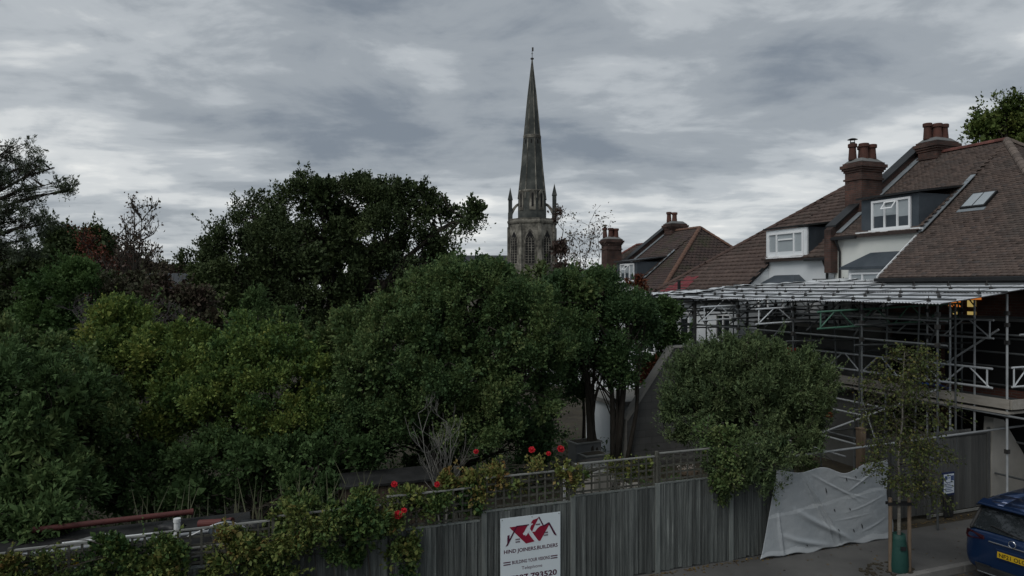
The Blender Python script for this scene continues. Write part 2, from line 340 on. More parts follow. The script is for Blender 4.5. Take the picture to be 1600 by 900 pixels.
def sample_tips(rng, lobes, n, inner=.22, lump=.22, clump=1.0, cl_n=11):
    """points near the shells of a union of ellipsoids; some inside"""
    Lb = np.array(lobes, float); area = (Lb[:, 3]*Lb[:, 4]*Lb[:, 5])**(2/3); p = area/area.sum()
    out_, nor, ins = [], [], []
    ph = rng.random((4, 3))*6.28
    cnt = 0
    N0 = n; n = max(12, n//cl_n); CN = n
    while cnt < n:
        k = rng.choice(len(Lb), size=n, p=p); d = rng.normal(size=(n, 3)); d /= np.linalg.norm(d, axis=1, keepdims=True)
        flip = (d[:, 2] < -.35) & (rng.random(n) < .6); d[flip, 2] *= -1
        c, r = Lb[k, :3], Lb[k, 3:6]
        q = d*r
        lum = sum(np.sin(q @ (rng_dir*f)+ph[i, 0]+k) for i, (rng_dir, f) in enumerate(DIRS))/4
        isin = rng.random(n) < inner
        rad = np.where(isin, .35+.45*rng.random(n), 1-.16*np.abs(rng.normal(size=n))+lump*lum)
        P = c+q*rad[:, None]
        keep = np.ones(n, bool)
        for j in range(len(Lb)):
            e = (((P-Lb[j, :3])/Lb[j, 3:6])**2).sum(1)
            keep &= (k == j) | (e > .62) | isin
        out_.append(P[keep]); nor.append(d[keep]); ins.append(isin[keep]); cnt += keep.sum()
    Pc, Nc, Ic = np.concatenate(out_)[:n], np.concatenate(nor)[:n], np.concatenate(ins)[:n]
    # each sampled point becomes the heart of a leafy clump, big or small, denser on its outer and upper side
    wgt = rng.random(CN)**.7+.15; wgt /= wgt.sum(); j = rng.choice(CN, size=N0, p=wgt)
    cs = clump*(area.sum()/CN)**.5*(.55+.9*rng.random(CN))
    d = rng.normal(size=(N0, 3)); d /= np.linalg.norm(d, axis=1, keepdims=True)
    dn = d+Nc[j]*.55+np.array([0, 0, .35]); dn /= np.linalg.norm(dn, axis=1, keepdims=True)
    r_ = cs[j]*(rng.random(N0)**.45)
    P = Pc[j]-Nc[j]*(cs[j]*np.where(Ic[j], 0, .5))[:, None]+dn*r_[:, None]*np.array([1, 1, .8])
    dd = dn*.75+Nc[j]*.5; dd /= np.linalg.norm(dd, axis=1, keepdims=True)
    global LAST_CL
    LAST_CL = rng.normal(size=CN)[j]
    return P, dd, Ic[j]
_r = np.random.default_rng(5)
DIRS = []
for f in (1.1, 1.9, 3.1, 5.0):
    d_ = _r.normal(size=3); d_ /= np.linalg.norm(d_); DIRS.append((d_, f))
def crown(parent, lobes, tips, per, ln, wd, material, seed, spray=.45, rad=.13, up=.5, outw=.7, inner=.22, lump=.18, name='crown', droop=0., tint_mu=.5, size_in=1.7, upn=.6, min_z=None, clump=1.0, shoots=.05, cl_n=11):
    rng = np.random.default_rng(seed)
    P, Dn, ins = sample_tips(rng, lobes, tips, inner, lump, clump, cl_n); clt = LAST_CL
    if min_z is not None:
        k = P[:, 2] > min_z; P, Dn, ins, clt = P[k], Dn[k], ins[k], clt[k]
    tips = len(P)
    ax = Dn*outw+rng.normal(size=(tips, 3))*.35; ax[:, 2] += up; ax /= np.linalg.norm(ax, axis=1, keepdims=True)
    sl_ = spray*(.5+rng.random(tips)); sh = (rng.random(tips) < shoots) & ~ins; sl_[sh] *= 2.3; ax[sh, 2] += .5; ax /= np.linalg.norm(ax, axis=1, keepdims=True)
    n = tips*per; idx = np.repeat(np.arange(tips), per)
    t = rng.random(n)**.8
    off = rng.normal(size=(n, 3))*(rad*(1.15-t)*np.where(sh[idx], .55, 1))[:, None]
    C = P[idx]-ax[idx]*(sl_[idx]*.4)[:, None]+ax[idx]*(t*sl_[idx])[:, None]+off
    C[:, 2] -= droop*t*sl_[idx]
    D = ax[idx]*.6+off/rad*.5+rng.normal(size=(n, 3))*.35
    low = sum(np.sin(P @ (d*f*.8)+i*1.7) for i, (d, f) in enumerate(DIRS))/4
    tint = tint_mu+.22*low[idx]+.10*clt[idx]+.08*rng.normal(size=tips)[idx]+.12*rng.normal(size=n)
    L_ = np.where(ins[idx], ln*size_in, ln)*np.where(rng.random(n) < .12, 1.45, 1)*(.85+.3*rng.random(tips))[idx]
    leaf_object(name, C, D, L_, wd/ln, tint, material, parent, rng, upn)
    return P, ax, sl_
def limbs(parent, base_r, lobes, tips, sl_ax, material, seed, nb=60, height_frac=.45, lean=(0, 0), names=('trunk', 'limbs'), thin=.012, zoff=0):
    rnd = random.Random(seed)
    Lb = [Vector(l[:3]) for l in lobes]
    cen = sum(Lb, Vector())/len(Lb)
    zt = min(l[2]-l[5]*.4 for l in lobes)*height_frac*1.6
    zt = max(.4, min(zt, cen.z*.75))
    fork = Vector((cen.x*.35+lean[0], cen.y*.35+lean[1], zt))
    pts = [Vector((0, 0, zoff-.3))]
    for i in range(1, 6):
        p = fork*(i/5); p.x += rnd.uniform(-.05, .05)*base_r*6; p.y += rnd.uniform(-.05, .05)*base_r*6; pts.append(p)
    m = MB(); m.path(pts, base_r*1.15, 9, base_r*.72); m.build(names[0], material, parent, smooth=True)
    m = MB()
    def curve(a, b, r, r2, k=5, wob=.08):
        d = (b-a).length; ps = []
        for i in range(k+1):
            t = i/k; p = a.lerp(b, t); p.z += math.sin(t*math.pi)*d*.06
            if 0 < i < k: p += Vector((rnd.gauss(0, 1), rnd.gauss(0, 1), rnd.gauss(0, 1)))*d*wob*.5
            ps.append(p)
        m.path(ps, r, 5, r2); return ps
    nodes = []
    for c in Lb:
        start = fork if rnd.random() < .6 else pts[3]+(fork-pts[3])*rnd.random()
        nodes.append(curve(start, c, base_r*.5, base_r*.16, 6))
    allp = [p for nd in nodes for p in nd[2:]]
    ids = rnd.sample(range(len(tips)), min(nb, len(tips)))
    for i in ids:
        t = Vector(tips[i]); src = min(rnd.sample(allp, min(len(allp), 14)), key=lambda q: (q-t).length+abs(q.z-t.z)*.0+(1.5 if q.z > t.z else 0))
        curve(src, t+Vector(sl_ax[i])*.2, base_r*.11+thin*.5, thin*.6, 5, .10)
    m.build(names[1], material, parent, smooth=True)
def px_lobes(base, specs):
    """specs: (px, py, Y, rx_px, ry_px[, depth_m]) measured on the photo -> ellipsoids relative to the tree base"""
    o = []
    for s in specs:
        p = at(s[0], s[1], s[2]); rx = s[3]/F*s[2]; rz = s[4]/F*s[2]; ry = s[5] if len(s) > 5 else (rx+rz)/2
        o.append((p.x-base[0], p.y-base[1], p.z-base[2], rx, ry, rz))
    return o
def tree(name, label, cat, bx, by, specs, tips, per, ln, wd, gm, seed, trunk_r=.18, bark=None, nb=70, group=None, hf=.45, **kw):
    base = (bx, by, gw(bx, by)); t = thing(name, label, cat, base, 0, group)
    lb = px_lobes(base, specs)
    kw.setdefault('min_z', .15)
    P, ax, sl = crown(t, lb, tips, per, ln, wd, gm, seed, **kw)
    limbs(t, trunk_r, lb, P, ax, bark or M_bark, seed, nb, hf)
    return t
def twigs(mb, p, d, ln, r, lv, rnd, ends, kids=(3, 4), spread=.6, up=.25, shrink=.62, segs=3, droop=0):
    pts = [p]; q = p.copy(); dd = d.copy()
    for i in range(segs):
        dd = (dd+Vector((rnd.gauss(0, .12), rnd.gauss(0, .12), rnd.gauss(0, .10)+up*.12-droop*.2))).normalized(); q = q+dd*ln/segs; pts.append(q.copy())
    mb.path(pts, r, 4 if lv < 2 else 3, r*.55)
    if lv <= 0: ends.append((q.copy(), dd.copy())); return
    k = rnd.randint(*kids)
    for i in range(k):
        t = rnd.uniform(.3, 1) if i else 1.0
        j = t*segs; a = pts[min(int(j), segs-1)].lerp(pts[min(int(j)+1, segs)], j-int(j)) if j < segs else pts[-1]
        nd = (dd+Vector((rnd.gauss(0, spread), rnd.gauss(0, spread), rnd.gauss(0, spread*.6)+up-droop))).normalized()
        twigs(mb, a, nd, ln*shrink*rnd.uniform(.75, 1.2), r*.6, lv-1, rnd, ends, kids, spread, up, shrink, segs, droop)
def end_leaves(parent, ends, per, ln, wd, material, seed, rad=.12, back=.35, name='crown', frac=1., tint_mu=.5):
    rng = np.random.default_rng(seed)
    E = np.array([e[0] for e in ends]); D = np.array([e[1] for e in ends])
    k = rng.random(len(E)) < frac; E, D = E[k], D[k]; n = len(E)*per; idx = np.repeat(np.arange(len(E)), per)
    C = E[idx]-D[idx]*(rng.random(n)*back)[:, None]+rng.normal(size=(n, 3))*rad
    tint = tint_mu+.18*rng.normal(size=len(E))[idx]+.15*rng.normal(size=n)
    leaf_object(name, C, D[idx]+rng.normal(size=(n, 3))*.8, np.full(n, ln), wd/ln, tint, material, parent, rng)


# ================================================================== THE SETTING
def strip(name, us, vs, zf, m, kind='structure', jit=0):
    me = bpy.data.meshes.new(name); V = []; Fc = []; rnd = random.Random(3)
    for v in vs:
        for u in us:
            p = W(u, v, zf(u, v)+(rnd.uniform(-jit, jit) if jit and 12.2 < v < 60 and -40 < u < 40 else 0)); V.append(tuple(p))
    n = len(us)
    for j in range(len(vs)-1):
        for i in range(n-1): Fc.append((j*n+i, j*n+i+1, (j+1)*n+i+1, (j+1)*n+i))
    me.from_pydata(V, [], Fc); me.materials.append(m); o = link(name, me); o['kind'] = kind; return o
def kz(u, v):
    g = ground_z(u, v)
    return g-.20 if v < 9.85 else g
US = [-1500, -400, -120, -60]+[-40+1.0*i for i in range(81)]+[60, 120, 400, 1500]
strip('ground', US, [-1500, -200, -20, 5, 9.84, 9.86, 11.0]+[12+.8*i for i in range(60)]+[70, 120, 300, 1500], lambda u, v: kz(u, v)-.012, M_soil, jit=.05)
UR = [-60, -30, -20, -12, -6, -3, 0, 3, 6, 9, 12, 15, 20, 30, 60]
strip('road', UR, [-1.0, 3, 9.84], lambda u, v: ground_z(u, 10)-.125, M_asph)
pv = strip('pavement', UR, [9.98, 10.5, 11.78], lambda u, v: ground_z(u, 10)+.004, M_pave)
# kerb stones, each a piece of the pavement
kb = MB().box(-.455, -.07, -.25, .455, .07, .012); kme = kb.mesh('kerbstone'); kme.materials.append(M_kerb)
for i in range(26):
    u = -6+i*.92+.46; o = link('kerbstone', kme, pv, .012); o.location = W(u, 9.91, ground_z(u, 10)+random.uniform(0, .006)); o.rotation_euler = (0, 0, A)
# driveway slope of soil round the street tree
stuffm = MB()
for i in range(110):
    a = random.uniform(0, 6.28); r = .42*math.sqrt(random.random()); u, v = 11.75+r*math.cos(a)*1.5, 10.25+r*math.sin(a)*.8
    p = W(u, v, .008); s_ = random.uniform(.008, .03); stuffm.box(p.x-s_, p.y-s_, .0, p.x+s_, p.y+s_, .008+s_*.7)
stuff(stuffm.build('soil_clods', M_soil), 'loose brown soil and clods around the foot of the young street tree', 'soil')

# ================================================================== TILES, WINDOWS, HOUSES
def inpoly(x, y, poly):
    c = np.zeros(len(x), bool); n = len(poly)
    for i in range(n):
        x1, y1 = poly[i]; x2, y2 = poly[(i+1) % n]
        if abs(y2-y1) < 1e-9: continue
        k = ((y1 > y) != (y2 > y)) & (x < (x2-x1)*(y-y1)/(y2-y1)+x1); c ^= k
    return c
def tiles(name, O, a, b, poly, g, wt, th, m, parent, seed, jit=.010):
    O, a, b = Vector(O), Vector(a).normalized(), Vector(b).normalized(); nrm = a.cross(b)
    if nrm.z < 0: nrm = -nrm
    xs = [p[0] for p in poly]; ys = [p[1] for p in poly]; rng = np.random.default_rng(seed)
    rows = int((max(ys)-min(ys))/g)+1; cols = int((max(xs)-min(xs))/wt)+3
    I, J = np.meshgrid(np.arange(cols), np.arange(rows)); I = I.ravel(); J = J.ravel()
    s0 = min(xs)-wt+I*wt+(J % 2)*wt*.5; t0 = min(ys)+J*g
    k = inpoly(s0+wt/2, t0+g*.5, poly); s0, t0, J = s0[k], t0[k], J[k]; n = len(s0)
    lo = th*(1+.5*rng.random(n)); hi = np.full(n, th*.15); dj = rng.normal(size=n)*jit
    lo = lo+np.abs(rng.normal(size=n))*jit
    gap = .004
    def P(s, t, h): return np.array(O)[None]+s[:, None]*np.array(a)+t[:, None]*np.array(b)+h[:, None]*np.array(nrm)
    z = np.zeros(n)
    V = np.stack([P(s0+gap, t0+dj, lo), P(s0+wt-gap, t0+dj, lo), P(s0+wt-gap, t0+g*1.1, hi), P(s0+gap, t0+g*1.1, hi),
                  P(s0+gap, t0+dj, z), P(s0+wt-gap, t0+dj, z)], 1).astype(np.float32)
    fc = np.array([[0, 1, 2, 3], [4, 5, 1, 0]]); tri = np.array([[4, 0, 3], [5, 2, 1]])
    me = bpy.data.meshes.new(name); me.vertices.add(6*n); me.vertices.foreach_set('co', V.ravel())
    base = (np.arange(n)*6)[:, None]
    li = np.concatenate([(base+fc.ravel()[None]), (base+tri.ravel()[None])], 1).ravel().astype(np.int32)
    me.loops.add(len(li)); me.loops.foreach_set('vertex_index', li)
    tot = np.tile([4, 4, 3, 3], n).astype(np.int32); st = np.concatenate([[0], np.cumsum(tot)[:-1]]).astype(np.int32)
    me.polygons.add(len(tot)); me.polygons.foreach_set('loop_start', st); me.polygons.foreach_set('loop_total', tot); me.update(calc_edges=True)
    tint = np.clip(.5+.22*rng.normal(size=n)+.12*np.sin(J*1.3+s0*.7), 0, 1)
    at_ = me.attributes.new('tint', 'FLOAT', 'POINT'); at_.data.foreach_set('value', np.repeat(tint, 6).astype(np.float32))
    me.materials.append(m); o = link(name, me, parent); o['kind'] = 'stuff'; return o

def window_u(parent, u, y0, y1, z0, z1, lights, blind=.55, frame=.055, opener=None, fm=None):
    """a window whose face looks towards -u (local x); lights = fractions of its width"""
    fm = fm or M_upvc; f = MB(); y0, y1 = sorted((y0, y1))
    f.box(u-.05, y0, z0, u+.05, y1, z0+frame); f.box(u-.05, y0, z1-frame, u+.05, y1, z1)
    f.box(u-.05, y0, z0+frame, u+.05, y0+frame, z1-frame); f.box(u-.05, y1-frame, z0+frame, u+.05, y1, z1-frame)
    cuts = [y0]; tot = sum(lights)
    for l in lights: cuts.append(cuts[-1]+(y1-y0)*l/tot)
    for c in cuts[1:-1]: f.box(u-.045, c-frame*.4, z0+frame, u+.045, c+frame*.4, z1-frame)
    w_ = f.build('window', fm, parent)
    for i in range(len(lights)):
        a, b = cuts[i]+frame*(.9 if i == 0 else .4), cuts[i+1]-frame*(.9 if i == len(lights)-1 else .4)
        MB().box(u+.012, a, z0+frame, u+.02, b, z1-frame).build('pane', M_glass, w_)
        if blind: MB().box(u+.004, a, z0+frame+(z1-z0)*(1-blind)*(1 if i % 3 else .8), u+.010, b, z1-frame).build('blind', M_blind, w_)
    MB().box(u-.13, y0-.04, z0-.05, u+.02, y1+.04, z0-.003).build('sill', fm, w_)
    if opener:
        i = opener; a, b = cuts[i]+frame*.4, cuts[i+1]-frame*.4; zt = z1-frame; h = (z1-z0)*.26
        o = MB(); p = lambda y, z, d: (u-.05-d, y, z)
        for (ya, yb, za, zb) in ((a, b, zt-.04, zt), (a, b, zt-h, zt-h+.04), (a, a+.04, zt-h+.04, zt-.04), (b-.04, b, zt-h+.04, zt-.04)):
            t0, t1 = (zt-za)/h*.22, (zt-zb)/h*.22
            o.add([p(ya, za, t0), p(yb, za, t0), p(yb, zb, t1), p(ya, zb, t1), (u-.02-t0, ya, za), (u-.02-t0, yb, za), (u-.02-t1, yb, zb), (u-.02-t1, ya, zb)],
                  [(0, 1, 2, 3), (7, 6, 5, 4), (0, 4, 5, 1), (2, 6, 7, 3), (1, 5, 6, 2), (0, 3, 7, 4)])
        o.build('top_light', fm, w_)
    return w_
def chimney(parent, cx, cy, lx, ly, z0, z1, pots, bm=None, cowl=False, seed=0):
    rnd = random.Random(seed); bm = bm or M_brickd; c = MB(); hx, hy = lx/2, ly/2
    def ring(a, b, e): c.box(cx-hx-e, cy-hy-e, a, cx+hx+e, cy+hy+e, b)
    ring(z0, z1-.80, 0); ring(z1-.80, z1-.73, .045); ring(z1-.73, z1-.50, 0.002); ring(z1-.50, z1-.42, .04); ring(z1-.42, z1-.34, .085); ring(z1-.34, z1-.22, .13); ring(z1-.22, z1-.14, .06)
    ch = c.build('chimney', bm, parent)
    cap = MB(); e = .045
    cap.add([(cx-hx-e, cy-hy-e, z1-.139), (cx+hx+e, cy-hy-e, z1-.139), (cx+hx+e, cy+hy+e, z1-.139), (cx-hx-e, cy+hy+e, z1-.139),
             (cx-hx+.12, cy-hy+.12, z1+.02), (cx+hx-.12, cy-hy+.12, z1+.02), (cx+hx-.12, cy+hy-.12, z1+.02), (cx-hx+.12, cy+hy-.12, z1+.02)],
            [(4, 5, 6, 7), (0, 1, 5, 4), (1, 2, 6, 5), (2, 3, 7, 6), (3, 0, 4, 7), (3, 2, 1, 0)])
    cap.build('mortar_cap', M_grey, ch, bevel=.03)
    for i, (fx, fy, h, r) in enumerate(pots):
        p = MB(); p.rings([(0, r*.92), (.04, r), (h*.55, r*.86), (h-.14, r*.82), (h-.13, r*1.08), (h-.02, r*1.1), (h, r*1.0), (h, r*.7), (h-.3, r*.66)], 14)
        o = p.build('chimney_pot', M_pot, ch, smooth=False); o.location = (cx+fx*hx, cy+fy*hy, z1-.03); o.rotation_euler = (rnd.uniform(-.02, .02), rnd.uniform(-.02, .02), rnd.random())
        if cowl and i == 0:
            k = MB(); k.rings([(0, r*.62), (.06, r*.62)], 10)
            for a in range(4): k.tube((r*.6*math.cos(a*1.57), r*.6*math.sin(a*1.57), .05), (r*.7*math.cos(a*1.57), r*.7*math.sin(a*1.57), .16), .012, 4)
            k.rings([(.16, r*1.25), (.20, r*.7), (.22, r*.1)], 12)
            q = k.build('chimney_cowl', M_clamp, ch); q.location = (cx+fx*hx, cy+fy*hy, z1-.03+h)
    return ch
TAN = .80; UE, URG, ZE, ZR = 18.5, 24.3, 5.9, 10.54
def ridge_run(parent, a, b, m, joined, r=.12, L_=.31):
    a, b = Vector(a), Vector(b); d = (b-a); n = max(1, int(d.length/L_)); step = d/n; dd = d.normalized()
    side = dd.cross(Vector((0, 0, 1))).normalized(); upv = side.cross(dd).normalized()
    def shell(mb, o):
        V = []
        for e, rr in ((0, r*1.04), (1.04, r*.94)):
            for k in range(7):
                t = math.pi*(k/6); V.append(o+step*e+side*math.cos(t)*rr*1.05+upv*(math.sin(t)*rr-.03))
        for e, rr in ((0, r*.8), ): 
            for k in range(7):
                t = math.pi*(k/6); V.append(o+step*e+side*math.cos(t)*rr+upv*(math.sin(t)*rr*.85-.03))
        mb.add(V, [(k, k+1, k+8, k+7) for k in range(6)]+[(k, k+14, k+15, k+1) for k in range(6)])
    if joined:
        mb = MB()
        for i in range(n): shell(mb, a+step*i)
        mb.build('ridge_tiles', m, parent)
    else:
        mb = MB(); shell(mb, Vector((0, 0, 0))); me = mb.mesh('ridge_tile'); me.materials.append(m)
        for i in range(n):
            o = link('ridge_tile', me, parent); o.location = a+step*i; o.rotation_euler = (random.uniform(-.02, .02), random.uniform(-.02, .02), random.uniform(-.02, .02))
def house(label, vp, s, off, tm, gauge, tw, th, wallm, near, ridgem, pots1=None, pots2=None, seed=0, lead_front=True, parapet=True, joined=False, dormer_blind=.6, hipm=None, c1y=.05, HW=9.4):
    H = thing('semi_detached_house', label, 'house', W(URG, vp, off), A, 'semi-detached houses in the row')
    X = lambda u: u-URG
    Y = lambda w_: s*w_
    def bx(name, m, u0, w0, z0, u1, w1, z1, par=H, bevel=0): return MB().box(X(u0), Y(w0), z0, X(u1), Y(w1), z1).build(name, m, par, bevel=bevel)
    # walls
    wl = MB(); wl.box(X(18.72), Y(3.5), -1.5, X(29.9), Y(9.1), 5.72); wl.build('wall', wallm, H)
    wl = MB(); wl.box(X(20.2), Y(.02), -1.5, X(28.4), Y(3.495), 7.30)
    wl.prism([(X(18.74), Y(3.5), 5.725), (X(20.2), Y(3.5), 5.725), (X(20.2), Y(3.5), 7.05), (X(18.74), Y(3.5), 5.9)], (0, s*.22, 0))
    rec = wl.build('recessed_wall', M_cream if near else M_white, H)
    # roof slabs
    def pl(u, z=None): return ZE+TAN*(u-UE) if z is None else z
    rb = MB(); t = .10
    P = lambda u, w_, z: (X(u), Y(w_), z)
    ze0 = ZE-TAN*.1
    rb.prism([P(18.4, 3.5, ze0), P(18.4, HW, ze0), P(24.3, 3.44, ZR)], (0, 0, -t))
    rb.prism([P(30.2, 3.5, ze0), P(30.2, HW, ze0), P(24.3, 3.44, ZR)], (0, 0, -t))
    rb.prism([P(18.4, HW, ze0), P(30.2, HW, ze0), P(24.3, 3.44, ZR)], (0, 0, -t))
    rb.prism([P(20.0, 0, 7.36), P(20.0, 3.5, 7.36), P(24.3, 3.5, ZR), P(24.3, 0, ZR)], (0, 0, -t))
    rb.prism([P(30.2, 0, ze0), P(30.2, 3.5, ze0), P(24.3, 3.5, ZR), P(24.3, 0, ZR)], (0, 0, -t))
    rf = rb.build('roof', M_under, H)
    sl = Vector((1, 0, TAN)).normalized(); Ls = math.hypot(5.9, ZR-ze0)
    tiles('roof_tiles', P(18.4, 3.5, ze0), (0, s, 0), sl, [(0, 0), (HW-3.5, 0), (.02, Ls), (0, Ls)], gauge, tw, th, tm, rf, seed+1)
    sl2 = Vector((4.3, 0, ZR-7.36)).normalized(); L2 = math.hypot(4.3, ZR-7.36)
    tiles('roof_tiles', P(20.0, .14, 7.36), (0, s, 0), sl2, [(0, 0), (3.4, 0), (3.4, L2), (0, L2)], gauge, tw, th, tm, rf, seed+2)
    hz = (ZR-ze0); hs = Vector((0, -s*(HW-3.44), hz)).normalized(); Lh = math.hypot(HW-3.44, hz)
    tiles('roof_tiles', P(18.4, HW, ze0), (1, 0, 0), hs, [(0, 0), (11.8, 0), (5.9, Lh)], gauge, tw, th, tm, rf, seed+3)
    if not near or True:
        sf = Vector((-1, 0, TAN)).normalized()
        tiles('roof_tiles', P(30.2, 0, ze0), (0, s, 0), sf, [(0, 0), (HW, 0), (3.44, Ls), (0, Ls)], gauge*1.5, tw*1.5, th, tm, rf, seed+4)
    ridge_run(rf, P(24.3, .1, ZR+.02), P(24.3, 3.44, ZR+.02), ridgem, joined)
    ridge_run(rf, P(18.42, HW-.02, ze0+.05), P(24.3, 3.44, ZR+.03), hipm or ridgem, joined)
    ridge_run(rf, P(30.18, HW-.02, ze0+.05), P(24.3, 3.44, ZR+.03), hipm or ridgem, True)
    # verge of the long slope, gutters, soffit
    vg = MB(); vg.prism([P(18.4, 3.46, ze0+.05), P(20.3, 3.46, ze0+.05+1.9*TAN), P(20.3, 3.46, ze0-.12+1.9*TAN), P(18.4, 3.46, ze0-.12)], (0, -s*.03, 0)); vg.build('verge_board', M_black if not near else M_upvc, H)
    g = MB(); g.box(X(18.26), Y(3.45), ze0-.13, X(18.39), Y(HW+.1), ze0-.02); g.box(X(18.4), Y(3.5), ze0-.26, X(18.44), Y(HW), ze0-.105); g.build('gutter', M_black, H, bevel=.02)
    g = MB(); g.box(X(19.86), Y(.1), 7.22, X(19.985), Y(1.2), 7.33); g.build('gutter', M_black, H, bevel=.02)
    g = MB(); g.path([P(19.92, .30, 7.25), P(20.05, .30, 7.0), P(20.13, .30, 6.8), P(20.13, .30, 0)], .04, 8); g.build('downpipe', M_black, H)
    # dormer
    d = MB(); d.box(X(20.17), Y(1.23), 7.44, X(22.5), Y(3.47), 8.56)
    dm = d.build('dormer', M_lead, H)
    d = MB(); d.prism([P(20.02, 1.12, 8.565), P(20.02, 3.6, 8.565), P(22.9, 3.6, 8.93), P(22.9, 1.12, 8.93)], (0, 0, .07)); d.build('dormer_roof', M_black if near else M_felt, dm)
    if near:
        fl = MB(); fl.prism([P(20.1, 3.49, 7.30), P(22.5, 3.49, 7.30+2.4*TAN), P(22.5, 3.66, 7.30+2.4*TAN), P(20.1, 3.66, 7.30)], (0, 0, .03)); fl.build('flashing', M_leadl, dm)
        MB().box(X(20.02), Y(1.1), 7.37, X(20.168), Y(3.62), 7.435).build('sill_board', M_upvc, dm)
        window_u(H, X(20.16), Y(1.68), Y(3.2), 7.47, 8.47, (1, 1, 1.05), dormer_blind, .07, opener=1)
    else:
        MB().box(X(20.10), Y(1.25), 7.3, X(20.168), Y(3.5), 8.54).build('window_surround', M_white, dm)
        w2 = window_u(H, X(20.09), Y(1.40), Y(3.36), 7.44, 8.42, (.9, 1.7, .9), .85, .075)
        MB().box(X(20.045), Y(1.98), 8.10, X(20.135), Y(2.76), 8.16).build('transom', M_upvc, w2)
    # first-floor bay with a lead hipped roof
    b = MB(); b.box(X(19.55), Y(1.25), 3.3, X(20.198), Y(3.35), 6.20); bay = b.build('bay', M_white, H)
    b = MB(); b.add([P(19.35, 1.05, 6.21), P(19.35, 3.44, 6.21), P(20.19, 3.44, 6.21), P(20.19, 1.05, 6.21), P(20.19, 1.75, 6.72), P(20.19, 2.9, 6.72), P(19.95, 2.85, 6.70), P(19.95, 1.8, 6.70)],
                    [(0, 1, 6, 7), (0, 7, 4, 3), (1, 2, 5, 6), (7, 6, 5, 4), (3, 2, 1, 0)]); b.box(X(19.35), Y(1.05), 6.13, X(20.19), Y(3.44), 6.205); b.build('bay_roof', M_lead, bay)
    window_u(bay, X(19.53), Y(1.35), Y(3.25), 4.6, 6.02, (1, 1.6, 1), .4, .06)
    # rear wall windows; painted shade panels on the corner house
    if off < 0:
        window_u(H, X(18.70), Y(3.95), Y(4.95), 4.0, 5.1, (1, 1), .0)
        window_u(H, X(18.70), Y(6.2), Y(7.6), 3.9, 5.1, (1, 1), .3)
    else:
        for (a, b, za, zb) in ((3.75, 5.2, .2, 2.45), (3.75, 5.35, 2.9, 4.6), (5.6, 8.4, .1, 2.5), (5.5, 8.6, 2.85, 4.62)):  # flat near-black panels paint the scaffold's shade onto the brick; lintels added
            MB().box(X(18.705), Y(a), za, X(18.716), Y(b), zb).build('painted_shade', M_dark, H); MB().box(X(18.66), Y(a-.06), zb+.001, X(18.718), Y(b+.06), zb+.14).build('added_lintel', M_grey, H)
    if parapet:
        p = MB(); p.prism([(X(19.86), -.15, 6.05), (X(19.86), -.15, 7.62), (X(20.05), -.15, 7.75), (X(24.35), -.15, 10.95), (X(24.35), -.15, 8.0), (X(20.2), -.15, 6.05)], (0, .30, 0)); p.build('party_parapet', M_brickd, H)
        p = MB(); p.prism([(X(20.0), -.24, 7.78), (X(24.4), -.24, 11.03), (X(24.4), -.24, 10.96), (X(20.0), -.24, 7.71)], (0, .48, 0)); p.build('parapet_coping', M_black, H)
        fl = MB(); fl.prism([P(20.1, .17, 7.50), P(24.2, .17, 7.50+4.1*.74), P(24.2, .42, 7.50+4.1*.74), P(20.1, .42, 7.50)], (0, 0, .025)); fl.build('flashing', M_leadl, H)
    if pots1: chimney(H, X(21.65), c1y, 1.02, .76, 5.5 if c1y > .5 else 7.5, 10.30, pots1, seed=seed, cowl=near)
    if pots2: chimney(H, X(24.45), Y(.75), 1.02, .76, 9.6, 11.12, pots2, seed=seed+5)
    return H
pA = [(-.74, .4, .62, .15), (-.25, -.35, .60, .17), (.2, .4, .58, .16), (.45, -.4, .58, .17), (.85, .3, .55, .15)]
pB = [(-.7, .3, .62, .15), (-.25, -.3, .58, .16), (.1, .35, .60, .16), (.4, -.35, .58, .15), (.75, .2, .55, .15)]
hA = house('corner house with big brown clay tile roof, white wall and dark lead dormer', 19.9, -1, 0, M_tileA, .115, .165, .016, M_brick, True, M_ridge, pA, pB, 11, hipm=mat('weathered_hip_tile', (.13, .105, .09), (.16, .13, .11), 4, .85, .2, rnd=.2))
hB = house('white walled house with wide brown tile roof left of the tall brick chimney', 19.9, 1, -.7, M_tileB, .27, .32, .045, M_white, False, mat('brown_hip_tile', (.07, .045, .038), (.09, .06, .05), 4, .85, .2, rnd=.2), seed=21, parapet=False, HW=9.9)
hC = house('far house with orange hip tiles and blue-grey dormer side beyond the white house', 37.2, -1, -1.6, M_tileC, .2, .25, .02, M_white, True, M_ridgeo, pA[:4], pB[:3], 31, joined=True, hipm=M_ridgeo, c1y=2.1, HW=7.4)
hD = house('farthest house of the row, mostly hidden behind its brick chimney and the trees', 37.2, 1, -2.2, M_tileC, .2, .25, .02, M_white, False, M_ridge, seed=41, parapet=False, joined=True)
# skylight in the corner house roof
X = lambda u: u-URG
sk = MB(); th_ = math.atan(TAN)
def slab(mb, u0, u1, y0, y1, h0, h1):
    nx, nz = -math.sin(th_), math.cos(th_)
    P = lambda u, y, h: (X(u)+nx*h, y, ZE+TAN*(u-UE)+nz*h)
    mb.add([P(u0, y0, h0), P(u1, y0, h0), P(u1, y1, h0), P(u0, y1, h0), P(u0, y0, h1), P(u1, y0, h1), P(u1, y1, h1), P(u0, y1, h1)],
           [(0, 3, 2, 1), (4, 5, 6, 7), (0, 1, 5, 4), (1, 2, 6, 5), (2, 3, 7, 6), (3, 0, 4, 7)])
slab(sk, 21.05, 21.66, -5.0, -4.22, .0, .10); skl = sk.build('skylight', M_black, hA)
for a, b in ((-4.96, -4.63), (-4.59, -4.26)):
    q = MB(); slab(q, 21.09, 21.62, a, b, .102, .11); q.build('pane', M_blind, skl)
